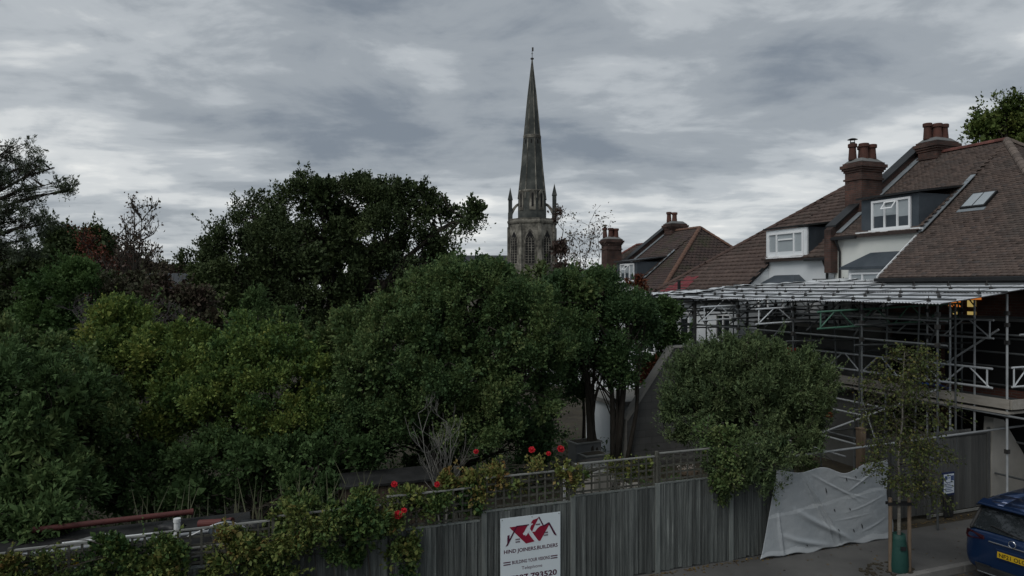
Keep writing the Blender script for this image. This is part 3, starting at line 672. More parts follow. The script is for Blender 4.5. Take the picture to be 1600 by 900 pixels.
q = MB(); slab(q, 20.93, 21.045, -5.05, -4.17, .02, .045); q.build('flashing', M_leadl, skl)
# lit openings of the rear wall under the scaffold roof
for (v, z0, z1, m_, wd_) in ((14.12, 4.97, 5.25, M_litwin, .36), (14.1, 4.76, 4.83, M_litwin2, .12), (13.62, 4.98, 5.16, M_litwin2, .24), (13.62, 4.76, 4.85, M_litwin2, .24), (13.5, 5.18, 5.36, M_litwin, .30)):
    q = MB().box(X(18.70), v-19.9-wd_/2, z0, X(18.715), v-19.9+wd_/2, z1).build('lit_window', m_, hA)
q = MB()
for v in (14.25, 14.0): q.tube((X(18.66), v-19.9-.2, 4.93), (X(18.66), v-19.9+.2, 5.30), .018, 6)
q.tube((X(18.66), 13.75-19.9, 5.3), (X(18.66), 13.45-19.9, 4.95), .018, 6); q.build('window_bars', M_black, hA)
# vents and flue pipe
q = MB(); q.tube((X(20.6), 3.9-9+4, 8.0), (X(20.6), 3.9-9+4, 8.45), .06, 8); q.tube((X(20.5), -1.1, 7.75), (X(20.9), -1.1, 8.0), .14, 6); q.build('roof_vent', M_whitep, hC)
q = MB().tube((X(18.25), 7.0, 5.2), (X(18.25), 7.0, 6.55), .07, 8).build('flue_pipe', M_black, hB)
# red painted tiles at the corner of hB: a wash of red over the eave
q = MB(); 
for i in range(4):
    for j in range(6-i): 
        u0 = 18.42+i*.27; y0 = 9.1-i*.30-j*.32
        q.prism([(X(u0), y0-.31, ZE-.08+TAN*(u0-18.4)+.07), (X(u0), y0, ZE-.08+TAN*(u0-18.4)+.07), (X(u0+.26), y0, ZE-.08+TAN*(u0+.26-18.4)+.05), (X(u0+.26), y0-.31, ZE-.08+TAN*(u0+.26-18.4)+.05)], (0, 0, .015))
q.build('red_tiles', mat('faded_red_tile', (.20, .04, .045), (.15, .035, .04), 2, .8), hB)

# ================================================================== CHURCH
def church():
    sc_ = 140/F; cx_ = (831.5-800)*sc_
    Zp = lambda py: CAMZ+(450-py)*sc_
    C = thing('church', 'tall stone church with octagonal belfry and slender spire on the skyline', 'church', (cx_, 140, -2))
    zo = 2
    rot = R(-7-22.5+0)
    def oct_(mb, rs): mb.rings([(z+zo, r/math.cos(R(22.5))) for z, r in rs], 8, rot=rot)
    s = MB(); oct_(s, [(Zp(346), 2.72), (Zp(330), 2.72), (Zp(312), 2.66), (Zp(300), 2.5), (Zp(262), 2.05), (Zp(216), 1.60), (Zp(214), 1.68), (Zp(211), 1.56), (Zp(150), .86), (Zp(92), .06)])
    sp = s.build('spire', M_stoned, C)
    # ribs on the spire arrises
    r_ = MB()
    for k in range(8):
        a = rot+2*math.pi*k/8; d = Vector((math.sin(a), -math.cos(a), 0)); c = 1/math.cos(R(22.5))
        r_.path([d*2.70*c+Vector((0, 0, Zp(312)+zo)), d*2.05*c+Vector((0, 0, Zp(262)+zo)), d*1.6*c+Vector((0, 0, Zp(215)+zo)), d*.86*c+Vector((0, 0, Zp(150)+zo)), d*.08+Vector((0, 0, Zp(93)+zo))], .11, 5, .04)
    r_.build('spire_rib', M_stone, sp)
    b_ = MB(); oct_(b_, [(Zp(217), 1.70), (Zp(213), 1.74), (Zp(212), 1.6)]); oct_(b_, [(Zp(302), 2.56), (Zp(300), 2.66), (Zp(298), 2.52)]); b_.build('string_course', M_stone, sp)
    f_ = MB(); f_.tube((0, 0, Zp(94)+zo), (0, 0, Zp(76)+zo), .06, 6); f_.rings([(Zp(93.5)+zo, .08), (Zp(92.5)+zo, .35), (Zp(91)+zo, .35), (Zp(90)+zo, .08)], 10)
    f_.box(-.05, -.05, Zp(80)+zo, .28, .05, Zp(74)+zo); f_.tube((-.2, 0, Zp(84)+zo), (.2, 0, Zp(84)+zo), .05, 5); f_.build('weathervane', M_clamp, sp)
    def facepos(k): 
        a = R(-7)+k*math.pi/4; return Vector((math.sin(a), -math.cos(a), 0)), Vector((math.cos(a), math.sin(a), 0))
    def arch(mb, n_, t_, ap, w_, z0, z1, depth=.2, c=0):
        h = (z1-z0); sp_ = z1-w_*.9; pts = [(-w_/2, z0), (w_/2, z0), (w_/2, sp_), (w_*.32, sp_+w_*.45), (0, z1), (-w_*.32, sp_+w_*.45), (-w_/2, sp_)]
        mb.prism([n_*ap+t_*(x+c)+Vector((0, 0, z+zo)) for x, z in pts], n_*depth)
    # small openings high on the spire and lucarnes at its foot
    o_ = MB()
    for k in (-1, 0, 1, 2, 3, 4, 5, 6):
        n_, t_ = facepos(k)
        arch(o_, n_, t_, 1.52, .26, Zp(226), Zp(219), .22)
        if k % 2 == 1 or k == 0:
            l_ = MB(); arch(l_, n_, t_, 2.2, 1.25, Zp(330), Zp(298), .62, .35 if k == 0 else 0); l_.build('lucarne', M_stone, sp); arch(o_, n_, t_, 2.6, .42, Zp(325), Zp(303), .26, .35 if k == 0 else 0)
    o_.build('spire_opening', M_dark, sp)
    # belfry stage
    b = MB(); oct_(b, [(-zo, 4.7), (Zp(425), 4.7), (Zp(424), 4.45), (Zp(352), 4.45), (Zp(351), 4.65), (Zp(349), 4.75), (Zp(347), 4.75), (Zp(346), 4.55), (Zp(343.5), 4.6), (Zp(343), 4.0), (Zp(346), 2.7)]); tw = b.build('tower', M_stone, C)
    for k in range(8):
        n_, t_ = facepos(k)
        fr = MB(); z0, z1 = Zp(412), Zp(363)
        arch(fr, n_, t_, 4.3, 2.35, z0-.3, z1+.45, .28); w_ = fr.build('belfry_window', M_stone, tw)
        op = MB(); arch(op, n_, t_, 4.45, 1.75, z0, z1, .16); op.build('louvre_opening', M_dark, w_)
        mu = MB()
        for c in (-.3, .3): 
            p = n_*4.66+t_*c; mu.tube(p+Vector((0, 0, z0+zo)), p+Vector((0, 0, z1-1.6+zo)), .07, 6)
        for j in range(9):
            z = z0+.4+j*.5; a, b2 = n_*4.62-t_*.85, n_*4.62+t_*.85; mu.tube(a+Vector((0, 0, z+zo)), b2+Vector((0, 0, z+zo)), .05, 4)
        for c in (-.6, 0, .6):
            mu.path([n_*4.66+t_*(c-.3)+Vector((0, 0, z1-1.7+zo)), n_*4.66+t_*(c*.8)+Vector((0, 0, z1-1.15+zo)), n_*4.66+t_*(c+.3)*.8+Vector((0, 0, z1-1.7+zo))], .06, 5)
        mu.build('tracery', M_stone, w_)
        bt = MB(); a = R(-7)+k*math.pi/4+math.pi/8; d = Vector((math.sin(a), -math.cos(a), 0)); q = Vector((math.cos(a), math.sin(a), 0))
        def bar(r0, r1, h, za, zb):
            bt.prism([d*r0-q*h+Vector((0, 0, za+zo)), d*r1-q*h+Vector((0, 0, za+zo)), d*r1+q*h+Vector((0, 0, za+zo)), d*r0+q*h+Vector((0, 0, za+zo))], (0, 0, zb-za))
        bar(4.3, 5.25, .38, -zo, Zp(400)); bar(4.3, 5.05, .32, Zp(400), Zp(356)); bar(4.3, 4.9, .26, Zp(356), Zp(347))
        bt.build('buttress', M_stone, tw)
    # corner pinnacles with flying arches to the spire
    for (px_, top, sh) in ((-34.2, 293, 313), (34.5, 287, 306), (2, 290, 310)):
        dx = px_*sc_; dy = 0 if abs(px_) > 10 else 4.3
        if abs(px_) > 10: dy = -.4
        p = MB(); z0 = Zp(352); h = .46
        p.box(dx-h, dy-h, z0+zo, dx+h, dy+h, Zp(333)+zo); p.box(dx-h*.85, dy-h*.85, Zp(333)+zo+.002, dx+h*.85, dy+h*.85, Zp(sh)+zo)
        e = h*1.1; zt = Zp(sh)+zo+.004
        p.add([(dx-e, dy-e, zt), (dx+e, dy-e, zt), (dx+e, dy+e, zt), (dx-e, dy+e, zt), (dx, dy, Zp(top)+zo)], [(0, 1, 4), (1, 2, 4), (2, 3, 4), (3, 0, 4), (3, 2, 1, 0)])
        pn = p.build('pinnacle', M_stoned, C)
        fb = MB(); d = Vector((-dx, -dy, 0)).normalized(); st = Vector((dx, dy, 0)); n_ = 9; side = Vector((-d.y, d.x, 0))*.16
        top_, bot_ = [], []
        for i in range(n_):
            t = i/(n_-1); x = st+d*(.35+t*1.45); zz_ = Zp(331)+zo+math.sin(t*math.pi/2)*1.15; top_.append(x+Vector((0, 0, zz_+.55))); bot_.append(x+Vector((0, 0, zz_-.9*(1-t)**2)))
        poly = top_+bot_[::-1]; fb.prism([q_-side for q_ in poly], side*2); fb.build('flying_buttress', M_stone, pn)
    # nave to the left
    nv = MB(); zr = Zp(399); hw = 5.5
    nv.box(-34, -hw, -zo, -4.2, hw, Zp(436)+zo); nv.build('nave_wall', M_stone, C)
    nr = MB(); nr.prism([(-34.5, -hw-.4, Zp(437)+zo), (-34.5, hw+.4, Zp(437)+zo), (-34.5, 0, zr+zo)], (30.2, 0, 0)); nr.build('nave_roof', M_slate, C)
church()

# distant brick house with a chimney at the left
dh = thing('brick_house', 'distant dark brick house with one chimney among the bare branches at left', 'house', at(214, 520, 52)*1, R(12)); dh.location.z = -1.5
z0 = -1.5
MB().box(-4, -3.5, 0, 4, 3.5, 6.3).build('wall', M_brickd, dh)
q = MB(); q.prism([(-4.3, -3.9, 6.2), (-4.3, 3.9, 6.2), (-4.3, 0, 8.1)], (8.6, 0, 0)); dr = q.build('roof', M_slate, dh)
chimney(dh, -.3, -.6, .95, .7, 7.2, 9.7, [(-.4, 0, .5, .16), (.4, 0, .45, .16)], seed=3)


# ================================================================== BOUNDARY FENCE
VF = 11.74
U0 = UV(-.506, 12.38)[0]           # the post left of the sign
SP = 1.75
posts = [U0-SP*5, U0-SP*4, U0-SP*3, U0-SP*2, U0-SP, U0, U0+1.72, U0+3.53, U0+5.25, U0+6.95]
tops = [-3.70, -3.675, -3.655, -3.60, -3.475, -3.33, -3.24, -3.19, -3.19]     # trellis top below the camera, panel by panel
fence = thing('garden_fence', 'long weathered grey board fence with trellis top along the pavement', 'fence', W(U0, VF, 0), A)
fx = lambda u: u-U0
rnd = random.Random(11)
bm_ = []
for k in range(5):
    b = MB(); wd_ = .118; b.add([(0, -.004, 0), (wd_, -.028, 0), (wd_, 0.004, 0), (0, .004, 0), (0, -.004, 1), (wd_, -.028, 1), (wd_, .004, 1), (0, .004, 1)],
        [(0, 3, 2, 1), (4, 5, 6, 7), (0, 1, 5, 4), (1, 2, 6, 5), (2, 3, 7, 6), (3, 0, 4, 7)])
    me = b.mesh('board'); me.materials.append(M_fence); bm_.append(me)
vsl = MB().box(-.014, -.010, 0, .014, .002, 1).mesh('trellis_slat'); vsl.materials.append(M_trel)
hsl = MB().box(0, .003, -.014, 1, .015, .014).mesh('trellis_slat'); hsl.materials.append(M_trel)
for i in range(9):
    a, b = posts[i], posts[i+1]; zt = CAMZ+tops[i]; zb = ground_z((a+b)/2, VF)+.02; zbt = zt-.58
    if i == 8: b = posts[i]+1.6
    x0, x1 = fx(a)+.05, fx(b)-.05; n = max(1, round((x1-x0)/.103)); wv = (x1-x0)/n
    for k in range(n):
        o = link('board', rnd.choice(bm_), fence); o.location = (x0+k*wv, -.012+rnd.uniform(-.004, .004), zb+rnd.uniform(-.01, .03)); o.rotation_euler = (rnd.uniform(-.008, .008), rnd.uniform(-.009, .009), 0)
        o.scale = (wv/.103*1.0, 1, zbt-zb-.03+rnd.uniform(-.008, .004))
    MB().box(x0, -.035, zbt-.03, x1, .03, zbt).build('capping_rail', M_post, fence, bevel=.004)
    MB().box(x0, .005, zb+.25, x1, .05, zb+.32).build('back_rail', M_trel, fence); MB().box(x0, .005, zbt-.3, x1, .05, zbt-.23).build('back_rail', M_trel, fence)
    MB().box(x0, -.022, zt-.025, x1, .022, zt).build('trellis_capping', M_cap, fence, bevel=.003)
    nv = 10
    for k in range(nv+1):
        o = link('trellis_slat', vsl, fence); o.location = (x0+.015+(x1-x0-.03)*k/nv, 0, zbt); o.scale = (1.2, 1, zt-zbt-.026); o.rotation_euler = (0, rnd.uniform(-.008, .008), 0)
    for k in range(4):
        o = link('trellis_slat', hsl, fence); o.location = (x0, 0, zbt+.045+(zt-zbt-.05)*k/4+rnd.uniform(-.004, .004)); o.scale = (x1-x0, 1, 1.25)
for i, u in enumerate(posts[:-1]):
    zt = CAMZ+tops[min(i, 8)]; zbt = zt-.58
    MB().box(fx(u)-.05, -.055, ground_z(u, VF)-.1, fx(u)+.05, .045, zbt-.0 if i < 8 else zbt).build('post', M_post, fence, bevel=.006)
    if i in (1, 3, 6, 7, 8): MB().box(fx(u)-.025, -.03, zbt+.001, fx(u)+.025, .03, zt+.03).build('post_extension', M_trel, fence)

# ------------------------------------------------------------------ builders' sign board
sgn = thing('builders_sign', 'white builders sign with crimson roof logo and phone number screwed to the fence', 'sign', W(UV(-.227, 12.48)[0], VF-.055, CAMZ-4.075-1.5), A)
SW, SH = 1.16, 1.5
MB().box(0, -.006, 0, SW, .006, SH).build('panel', M_signw, sgn, bevel=.001)
def flat(name, polys, m, parent, d=.0075):
    if name in ('logo_roof_line', 'rule_lines'):
        for i, p in enumerate(polys): MB().prism([(x, -d-.0003*i, SH-z) for x, z in p], (0, -.002, 0)).build(name[:-1] if name.endswith('s') else name, m, parent)
        return
    b = MB()
    for p in polys: b.prism([(x, -d, SH-z) for x, z in p], (0, -.002, 0))
    o = b.build(name, m, parent)
    if name == 'logo_window': o['kind'] = 'stuff'
    return o
def text(body, cx, cz, height, width, m, parent, y=-.008, rot=(math.pi/2, 0, 0), offset=0.0, name='lettering', extr=.001):
    cu = bpy.data.curves.new('lettering', 'FONT'); cu.body = body; cu.size = 1; cu.offset = offset; cu.extrude = 0; cu.resolution_u = 3
    t = bpy.data.objects.new('tmp', cu); me = bpy.data.meshes.new_from_object(t)
    co_ = np.empty(len(me.vertices)*3); me.vertices.foreach_get('co', co_); co_ = co_.reshape(-1, 3)
    mn, mxx = co_.min(0), co_.max(0); sc = ((width/(mxx[0]-mn[0])), height/(mxx[1]-mn[1]))
    co_[:, 0] = (co_[:, 0]-(mn[0]+mxx[0])/2)*sc[0]; co_[:, 1] = (co_[:, 1]-(mn[1]+mxx[1])/2)*sc[1]
    me.vertices.foreach_set('co', co_.ravel()); me.update(); me.materials.clear(); me.materials.append(m)
    bpy.data.objects.remove(t); bpy.data.curves.remove(cu)
    o = link(name, me, parent); o.location = (cx, y, cz); o.rotation_euler = rot; return o
# logo drawn in board metres (x from left edge, z down from the top edge)
q = lambda *a: [tuple(a[i:i+2]) for i in range(0, len(a), 2)]
flat('logo', [q(.17, .165, .525, .165, .50, .20, .475, .235, .455, .27, .42, .31, .445, .345, .49, .315, .525, .30, .56, .36, .65, .475, .485, .495, .19, .195)], M_signr, sgn)
flat('logo', [q(.56, .20, .59, .12, .62, .085, .70, .07, .735, .055, .64, .21, .60, .30, .66, .30, .71, .245, .76, .215, .92, .19, .94, .205, .76, .48, .70, .47, .57, .29)], M_signr, sgn)
flat('logo_roof_line', [q(.30-.0, .155, .545, .155, .535, .175, .30, .175), q(.30, .155, .315, .175, .135, .49, .095, .50), q(.13, .31, .17, .30, .165, .40, .125, .46), q(.72, .045, .745, .045, .835, .215, .81, .22), q(.81, .215, .92, .165, .925, .185, .83, .235), q(.905, .17, .94, .165, 1.085, .415, 1.06, .42), q(.935, .215, .945, .215, 1.05, .40, 1.035, .40)], M_signd, sgn, .008)
flat('logo_hammer', [q(.47, .33, .50, .29, .57, .17, .60, .14, .62, .16, .58, .18, .56, .24, .64, .36, .735, .49, .685, .49, .60, .37, .545, .28, .50, .335, .475, .36)], M_signw, sgn, .0095)
for (cx_, cz_) in ((.325, .385), (.325, .43), (.87, .33), (.87, .375), (.715, .165)):
    flat('logo_window', [q(cx_-.04+k*.022, cz_, cx_-.026+k*.022, cz_, cx_-.026+k*.022, cz_+.025, cx_-.04+k*.022, cz_+.025) for k in range(4)], M_signd, sgn, .009)
text('HIND JOINERS.BUILDERS', .585, SH-.605, .088, 1.04, M_signd, sgn, offset=.022)
text('BUILDING YOUR VISIONS', .585, SH-.80, .062, .73, M_signd, sgn, offset=.018)
for x0 in (.055, .965):
    flat('rule_lines', [q(x0, .775, x0+.135, .775, x0+.135, .793, x0, .793), q(x0, .815, x0+.135, .815, x0+.135, .833, x0, .833)], M_signd, sgn)
text('Telephone', .60, SH-.93, .075, .40, M_signd, sgn)
text('07887 793520', .59, SH-1.085, .105, 1.0, M_signd, sgn, offset=.03)
for x_, z_ in ((.03, .03), (SW-.03, .03), (.03, SH-.03), (SW-.03, SH-.03), (.6, .03)):
    q_ = MB().tube((x_, -.006, SH-z_), (x_, -.012, SH-z_), .008, 8).build('screw', M_clamp, sgn)

# ------------------------------------------------------------------ TARPAULIN hung on a rail
tp = thing('plastic_sheeting', 'wrinkled grey plastic sheet with pale bands hung beside the olive bush', 'tarpaulin', W(9.7, 11.6, 0), A)
nu, nz_ = 150, 90
rg = np.random.default_rng(8)
def nfun(x, y, fr, seed):
    r = np.random.default_rng(seed); o = 0
    for k in range(6):
        a = r.random()*6.28; o = o+np.sin((x*math.cos(a)+y*math.sin(a))*fr*(1+.4*k)+r.random()*6.28)/(1+k*.6)
    return o/2.2
s_ = np.linspace(0, 1, nu); t_ = np.linspace(0, 1, nz_); Sg, Tg = np.meshgrid(s_, t_)
xl = 0.0+.50*Tg**.8; xr = 3.62-.10*Tg+.05*np.sin(Tg*9)
top = 1.72-.10*Sg+.14*np.clip((Sg-.72)/.28, 0, 1)**1.6+.04*np.cos(Sg*16)-.09*np.exp(-((Sg-.62)/.13)**2)
bot = .035+.02*np.sin(Sg*13)+.02*np.sin(Sg*31); Xg = xl+(xr-xl)*Sg; Zg = bot+(top-bot)*Tg
# stretched diagonal folds running from the two hanging points, ripples and slack
def fold(x0, z0, x1, z1, wd_, amp):
    dx, dz = x1-x0, z1-z0; Ln = math.hypot(dx, dz); u_ = ((Xg-x0)*dx+(Zg-z0)*dz)/Ln; v_ = (-(Xg-x0)*dz+(Zg-z0)*dx)/Ln+.05*np.sin(u_*2.2+x0)
    env = np.clip(u_/Ln, 0, 1)*np.clip(1.15-u_/Ln, 0, 1)*4; return .30*amp*env*np.exp(-(v_/(wd_*.8))**2)
D_ = .02*nfun(Xg, Zg, 1.3, 1)+.006*nfun(Xg, Zg, 6.5, 2)*np.clip(Xg-1.2, 0, 1.5)+.0025*nfun(Xg, Zg, 22, 3)
for f in ((1.2, 1.75, 2.05, .15, .03, -.16), (1.15, 1.75, 1.85, .2, .022, -.12), (1.3, 1.72, 2.6, .9, .022, -.06), (.55, .95, .62, .1, .03, -.14), (.9, 1.0, 2.3, .12, .07, -.16), (.5, .5, 1.7, .10, .06, -.12), (3.5, 1.0, 2.4, .72, .018, -.035), (3.5, .5, 2.8, .3, .018, -.04), (3.4, 1.7, 2.5, 1.2, .022, -.05), (2.1, 1.55, 2.9, 1.25, .018, -.04), (2.2, 1.2, 2.9, .9, .014, -.03), (1.9, .6, 2.9, .55, .014, -.03)): D_ = D_+fold(*f)
Yg = D_-.10*(1-Tg)**2-.03
zband = lambda s: .62+.26*s
vs_ = np.stack([Xg, Yg, Zg], -1).reshape(-1, 3)
fcs, fcb = [], []
for j in range(nz_-1):
    for i in range(nu-1):
        s0 = s_[i]; zc = Zg[j, i]; wob = .02*math.sin(s0*24)
        pale = abs(zc-(.93+.30*s0+wob*.6)+.12) < .035+.008*math.sin(s0*40) or (zc < .11+.04*math.sin(s0*9)+.02*math.sin(s0*33))
        (fcb if pale else fcs).append((j*nu+i, j*nu+i+1, (j+1)*nu+i+1, (j+1)*nu+i))
me = bpy.data.meshes.new('sheet'); me.from_pydata([tuple(v) for v in vs_], [], fcs+fcb); me.materials.append(M_tarp); me.materials.append(M_tarpl)
me.polygons.foreach_set('material_index', [0]*len(fcs)+[1]*len(fcb)); me.polygons.foreach_set('use_smooth', [True]*(len(fcs)+len(fcb)))
sh = link('sheet', me, tp); sd_ = sh.modifiers.new('thickness', 'SOLIDIFY'); sd_.thickness = .003
sl_ = MB()
for (x, z, h) in ((2.35, 1.40, .10), (2.62, 1.42, .07), (2.88, 1.50, .06), (1.78, 1.22, .14), (2.0, .78, .08), (2.42, .76, .07), (2.05, .38, .06), (2.75, .36, .13), (2.5, .30, .09), (1.2, .16, .05)):
    ix = int(np.argmin(np.abs(Xg[int(z/1.75*nz_), :]-x))); yy = Yg[int(z/1.75*nz_), ix]
    sl_.prism([(x-.02, yy-.012, z+h/2), (x+.012, yy-.012, z+h*.2), (x+.025, yy-.012, z-h/2), (x-.006, yy-.012, z-h*.1)], (0, -.002, 0))
stuff(sl_.build('slit', M_dark, tp))

# ------------------------------------------------------------------ SCAFFOLD and its temporary roof
sf = thing('scaffold', 'tube scaffold with lattice beams carrying the tin roof against the corner house', 'scaffolding', W(14.5, 11.4, 0), A)
sx, sy = lambda u: u-14.5, lambda v: v-11.4
def T(name, a, b, m=None, r=.026, n=8, par=None):
    m = m or M_steeld
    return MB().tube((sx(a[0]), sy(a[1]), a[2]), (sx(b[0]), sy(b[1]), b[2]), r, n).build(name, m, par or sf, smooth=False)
zr_ = lambda u: 5.13+.105*(u-14.3)
VS = [11.5, 13.6, 16.0, 18.4, 20.8, 23.2]
rs = random.Random(4)
for v in VS:
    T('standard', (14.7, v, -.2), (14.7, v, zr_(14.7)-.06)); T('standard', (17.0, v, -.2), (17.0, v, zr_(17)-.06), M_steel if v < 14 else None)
    T('standard', (18.3, v, -.2), (18.3, v, zr_(18.3)-.06))
for v in (12.3, 12.95): T('standard', (17.0, v, -.1), (17.0, v, 5.2), M_steel)
T('standard', (18.0, 11.5, 0), (18.0, 11.5, 5.2), M_steel)
T('standard', (14.72, 20.75, -.2), (14.72, 20.75, 5.05), M_hoard, .07, 4)
def lattice(a, b, depth, m, seg=.45, r=.025, name='lattice_beam'):
    """a, b = ends of the top chord (u, v, z)"""
    a, b = Vector(a), Vector(b); n = max(2, int((b-a).length/seg)); dz = Vector((0, 0, -depth)); mb = MB()
    g = lambda p: (sx(p[0]), sy(p[1]), p[2])
    bt_ = thing_part = MB().tube(g(a), g(b), r, 8).tube(g(a+dz), g(b+dz), r, 8).build(name, m, sf)
    w_ = MB()
    w_.tube(g(a+(b-a)*.02), g(a+(b-a)*.02+dz), r*.8, 6); w_.tube(g(a+(b-a)*.98), g(a+(b-a)*.98+dz), r*.8, 6)
    for i in range(n):
        p, q_ = a+(b-a)*((i+.1)/n), a+(b-a)*((i+.9)/n)
        if i % 2: w_.tube(g(p), g(q_+dz), r*.7, 6)
        else: w_.tube(g(p+dz), g(q_), r*.7, 6)
    w_.build('lattice_web', m, bt_); return bt_
for i, v in enumerate(VS[1:]):
    lattice((13.35+.12*(i % 2), v+.1, 4.90), (20.0 if v > 16.4 else 18.4, v+.1, 5.14 if v > 16.4 else 5.08), .42, (M_gtube, M_alu, M_alu, M_steel, M_alu)[i], .62)
lattice((16.85, 11.75, 3.55), (16.85, 18.2, 3.53), .46, M_alu, .62, .028)
lattice((16.9, 11.75, 4.72), (16.9, 16.6, 4.70), .44, M_steel, .62)
lattice((17.1, 11.45, 3.60), (20.2, 11.45, 3.60), .46, M_alu, .62)
for z in (4.75, 4.2, 3.0, 1.6):
    T('ledger', (14.75, 11.3, z), (14.75, 23.6, z+.04)) if z != 3.0 else None
    T('ledger', (18.25, 11.3, z), (18.25, 23.6, z))
for z in (4.62, 4.05, 2.45, 1.25):
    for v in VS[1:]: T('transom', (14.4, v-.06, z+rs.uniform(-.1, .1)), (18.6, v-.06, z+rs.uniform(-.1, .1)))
T('ledger', (16.95, 10.9, 2.45), (16.95, 17.2, 2.52), M_steel); T('ledger', (17.0, 11.2, 4.40), (20.5, 11.2, 4.43), M_steel)
T('ledger', (16.2, 14.2, 2.25), (16.2, 17.3, 2.30), M_steel); T('ledger', (16.1, 14.7, 1.95), (16.1, 17.6, 1.98), M_steel)
T('ledger', (15.3, 13.7, 1.3), (15.2, 17.4, 1.4), M_steel); T('ledger', (15.0, 14.4, 1.0), (14.9, 18.0, 1.05), M_steel)
T('handrail', (10.0, 11.95, 1.88), (19.0, 11.95, 2.06), M_steel); T('brace', (16.6, 13.0, 2.9), (14.4, 14.6, 1.65), M_steel)
T('brace', (17.0, 11.7, 4.5), (17.0, 14.0, 2.9), M_steel); T('brace', (17.05, 14.4, 3.9), (17.05, 18.6, 3.0), M_steeld)
for (v0, v1) in ((18.4, 16.0), (18.4, 20.8), (23.2, 20.8)): T('brace', (14.75, v0, 2.6), (14.75, v1, 4.85))
for (v0, v1) in ((16.0, 18.4), (20.8, 23.2)): T('brace', (18.2, v0, 2.6), (18.2, v1, 4.85))
for k in range(6): T('brace', (14.9, 14+k*1.7, 4.3), (16.3+.3*(k % 2), 14.5+k*1.7, 5.05), r=.02)
T('brace', (15.6, 12.2, 4.6), (18.0, 14.8, 3.0))
T('lifting_post', (14.5, 20.8, -.1), (14.5, 20.8, 5.0), M_hoard, .07, 4) if False else None
for k in range(9): T('standard', (16.2+rs.uniform(-.5, .5), 12.2+k*.95, rs.choice((-.2, 1.5, 2.5))), (16.2+rs.uniform(-.5, .5)*.1, 12.2+k*.95, 5.1), r=.024)
for k in range(7): T('brace', (17.1, 12.3+k*.95, rs.uniform(.2, 1.2)), (17.1+rs.uniform(.2, .9), 13.2+k*.95, rs.uniform(1.8, 2.4)), M_steel if k % 3 == 0 else None, .022)
for z in (3.9, 4.35, 3.55, .9): T('ledger', (17.45, 11.4, z), (17.45, 20.5, z+rs.uniform(-.05, .05)), None, .024)
# clamps where tubes meet
cl = MB()
for v in VS:
    for u in (14.7, 17.0, 18.3):
        for z in (1.6, 2.45, 4.2, 4.62, 4.9): cl.box(sx(u)-.045, sy(v)-.045, z-.05, sx(u)+.045, sy(v)+.045, z+.05)
stuff(cl.build('tube_clamps', M_clamp, sf))
# boarded platform
bd = MB().box(0, -.112, 0, 3.9, .112, .038).mesh('scaffold_board'); bd.materials.append(M_board)
for j in range(5):
    for k in range(3):
        o = link('scaffold_board', bd, sf); o.location = (sx(17.14+.235*j), sy(11.45+2.15*k), 2.60+.004*(k % 2)+.003*j); o.rotation_euler = (0, rs.uniform(-.004, .004), R(90)+rs.uniform(-.006, .006)); o.scale = (.545, 1, 1)
for k in range(3): MB().box(sx(16.93), sy(11.4+2.2*k), 2.62, sx(16.97), sy(11.4+2.2*k+2.17), 2.85).build('toe_board', M_board, sf)
MB().box(sx(16.93), sy(11.34), 2.62, sx(20.0), sy(11.38), 2.85).build('toe_board', M_board, sf)
MB().box(sx(16.9), sy(11.42), 2.50, sx(18.4), sy(17.8), 2.555).build('deck_bearer', M_board, sf)
# tin sheets
def sheet_mesh(L_, Wd, ncor=9, amp=.011):
    vs, fs = [], []; m_ = ncor*6
    for e in (0, 1):
        for i in range(m_+1): vs.append((e*L_, i/m_*Wd, amp*math.cos(i/6*2*math.pi)))
    for e in (0, 1):
        for i in range(m_+1): vs.append((e*L_, i/m_*Wd, amp*math.cos(i/6*2*math.pi)-.004))
    k = m_+1
    for i in range(m_):
        fs.append((i, i+1, k+i+1, k+i)); fs.append((2*k+i, 3*k+i, 3*k+i+1, 2*k+i+1)); fs.append((i, 2*k+i, 2*k+i+1, i+1)); fs.append((k+i, k+i+1, 3*k+i+1, 3*k+i))
    me = bpy.data.meshes.new('corrugated_sheet'); me.from_pydata(vs, [], fs); me.materials.append(M_tin); return me
shm = sheet_mesh(2.15, .76)
tr = thing('temporary_roof', 'low tin sheet roof lashed with tubes over the scaffold behind the houses', 'roof', W(14.3, 11.1, 5.15), A)
for j in range(18):
    v = 11.1+j*.705
    for r_i in range(3):
        u = 14.3+r_i*1.93+rs.uniform(-.03, .03)
        if (r_i == 2 and (v < 16.2 or v > 20.0)) or (r_i == 1 and v > 21.9):
            continue
        if v > 16.2 and r_i == 2: u -= .15
        o = link('corrugated_sheet', shm, tr); o.location = (u-14.3, v-11.1, .105*(u-14.3)+.014*(j % 2)+.026*r_i+rs.uniform(0, .012)-.0)
        o.rotation_euler = (rs.uniform(-.006, .006), -math.atan(.105)+rs.uniform(-.006, .006), rs.uniform(-.005, .005))
for i, u in enumerate((14.42, 15.2, 16.05, 16.95, 17.8, 18.9, 19.8)):
    v0, v1 = 11.0, 23.9
    if u > 18.4: v0, v1 = 16.5, 20.6
    elif u > 16.5: v1 = 22.6
    z = .105*(u-14.3)+.075
    t = MB().path([(u-14.3, v0-11.1-.15, z+.01), (u-14.3, (v0+v1)/2-11.1, z+rs.uniform(-.01, .01)), (u-14.3+.05, v1-11.1, z+.02)], .024, 7).build('roof_tube', M_steeld, tr)
    n = int((v1-v0)/1.05); c = MB()
    for k in range(n):
        v = v0-11.1+.5+k*1.05+.35*(i % 2); c.box(u-14.3-.035, v-.028, z-.05, u-14.3+.035, v+.028, z+.035); c.tube((u-14.3, v, z+.02), (u-14.3+.02, v+.02, z+.09), .009, 5)
    stuff(c.build('clamp', M_clamp, t))
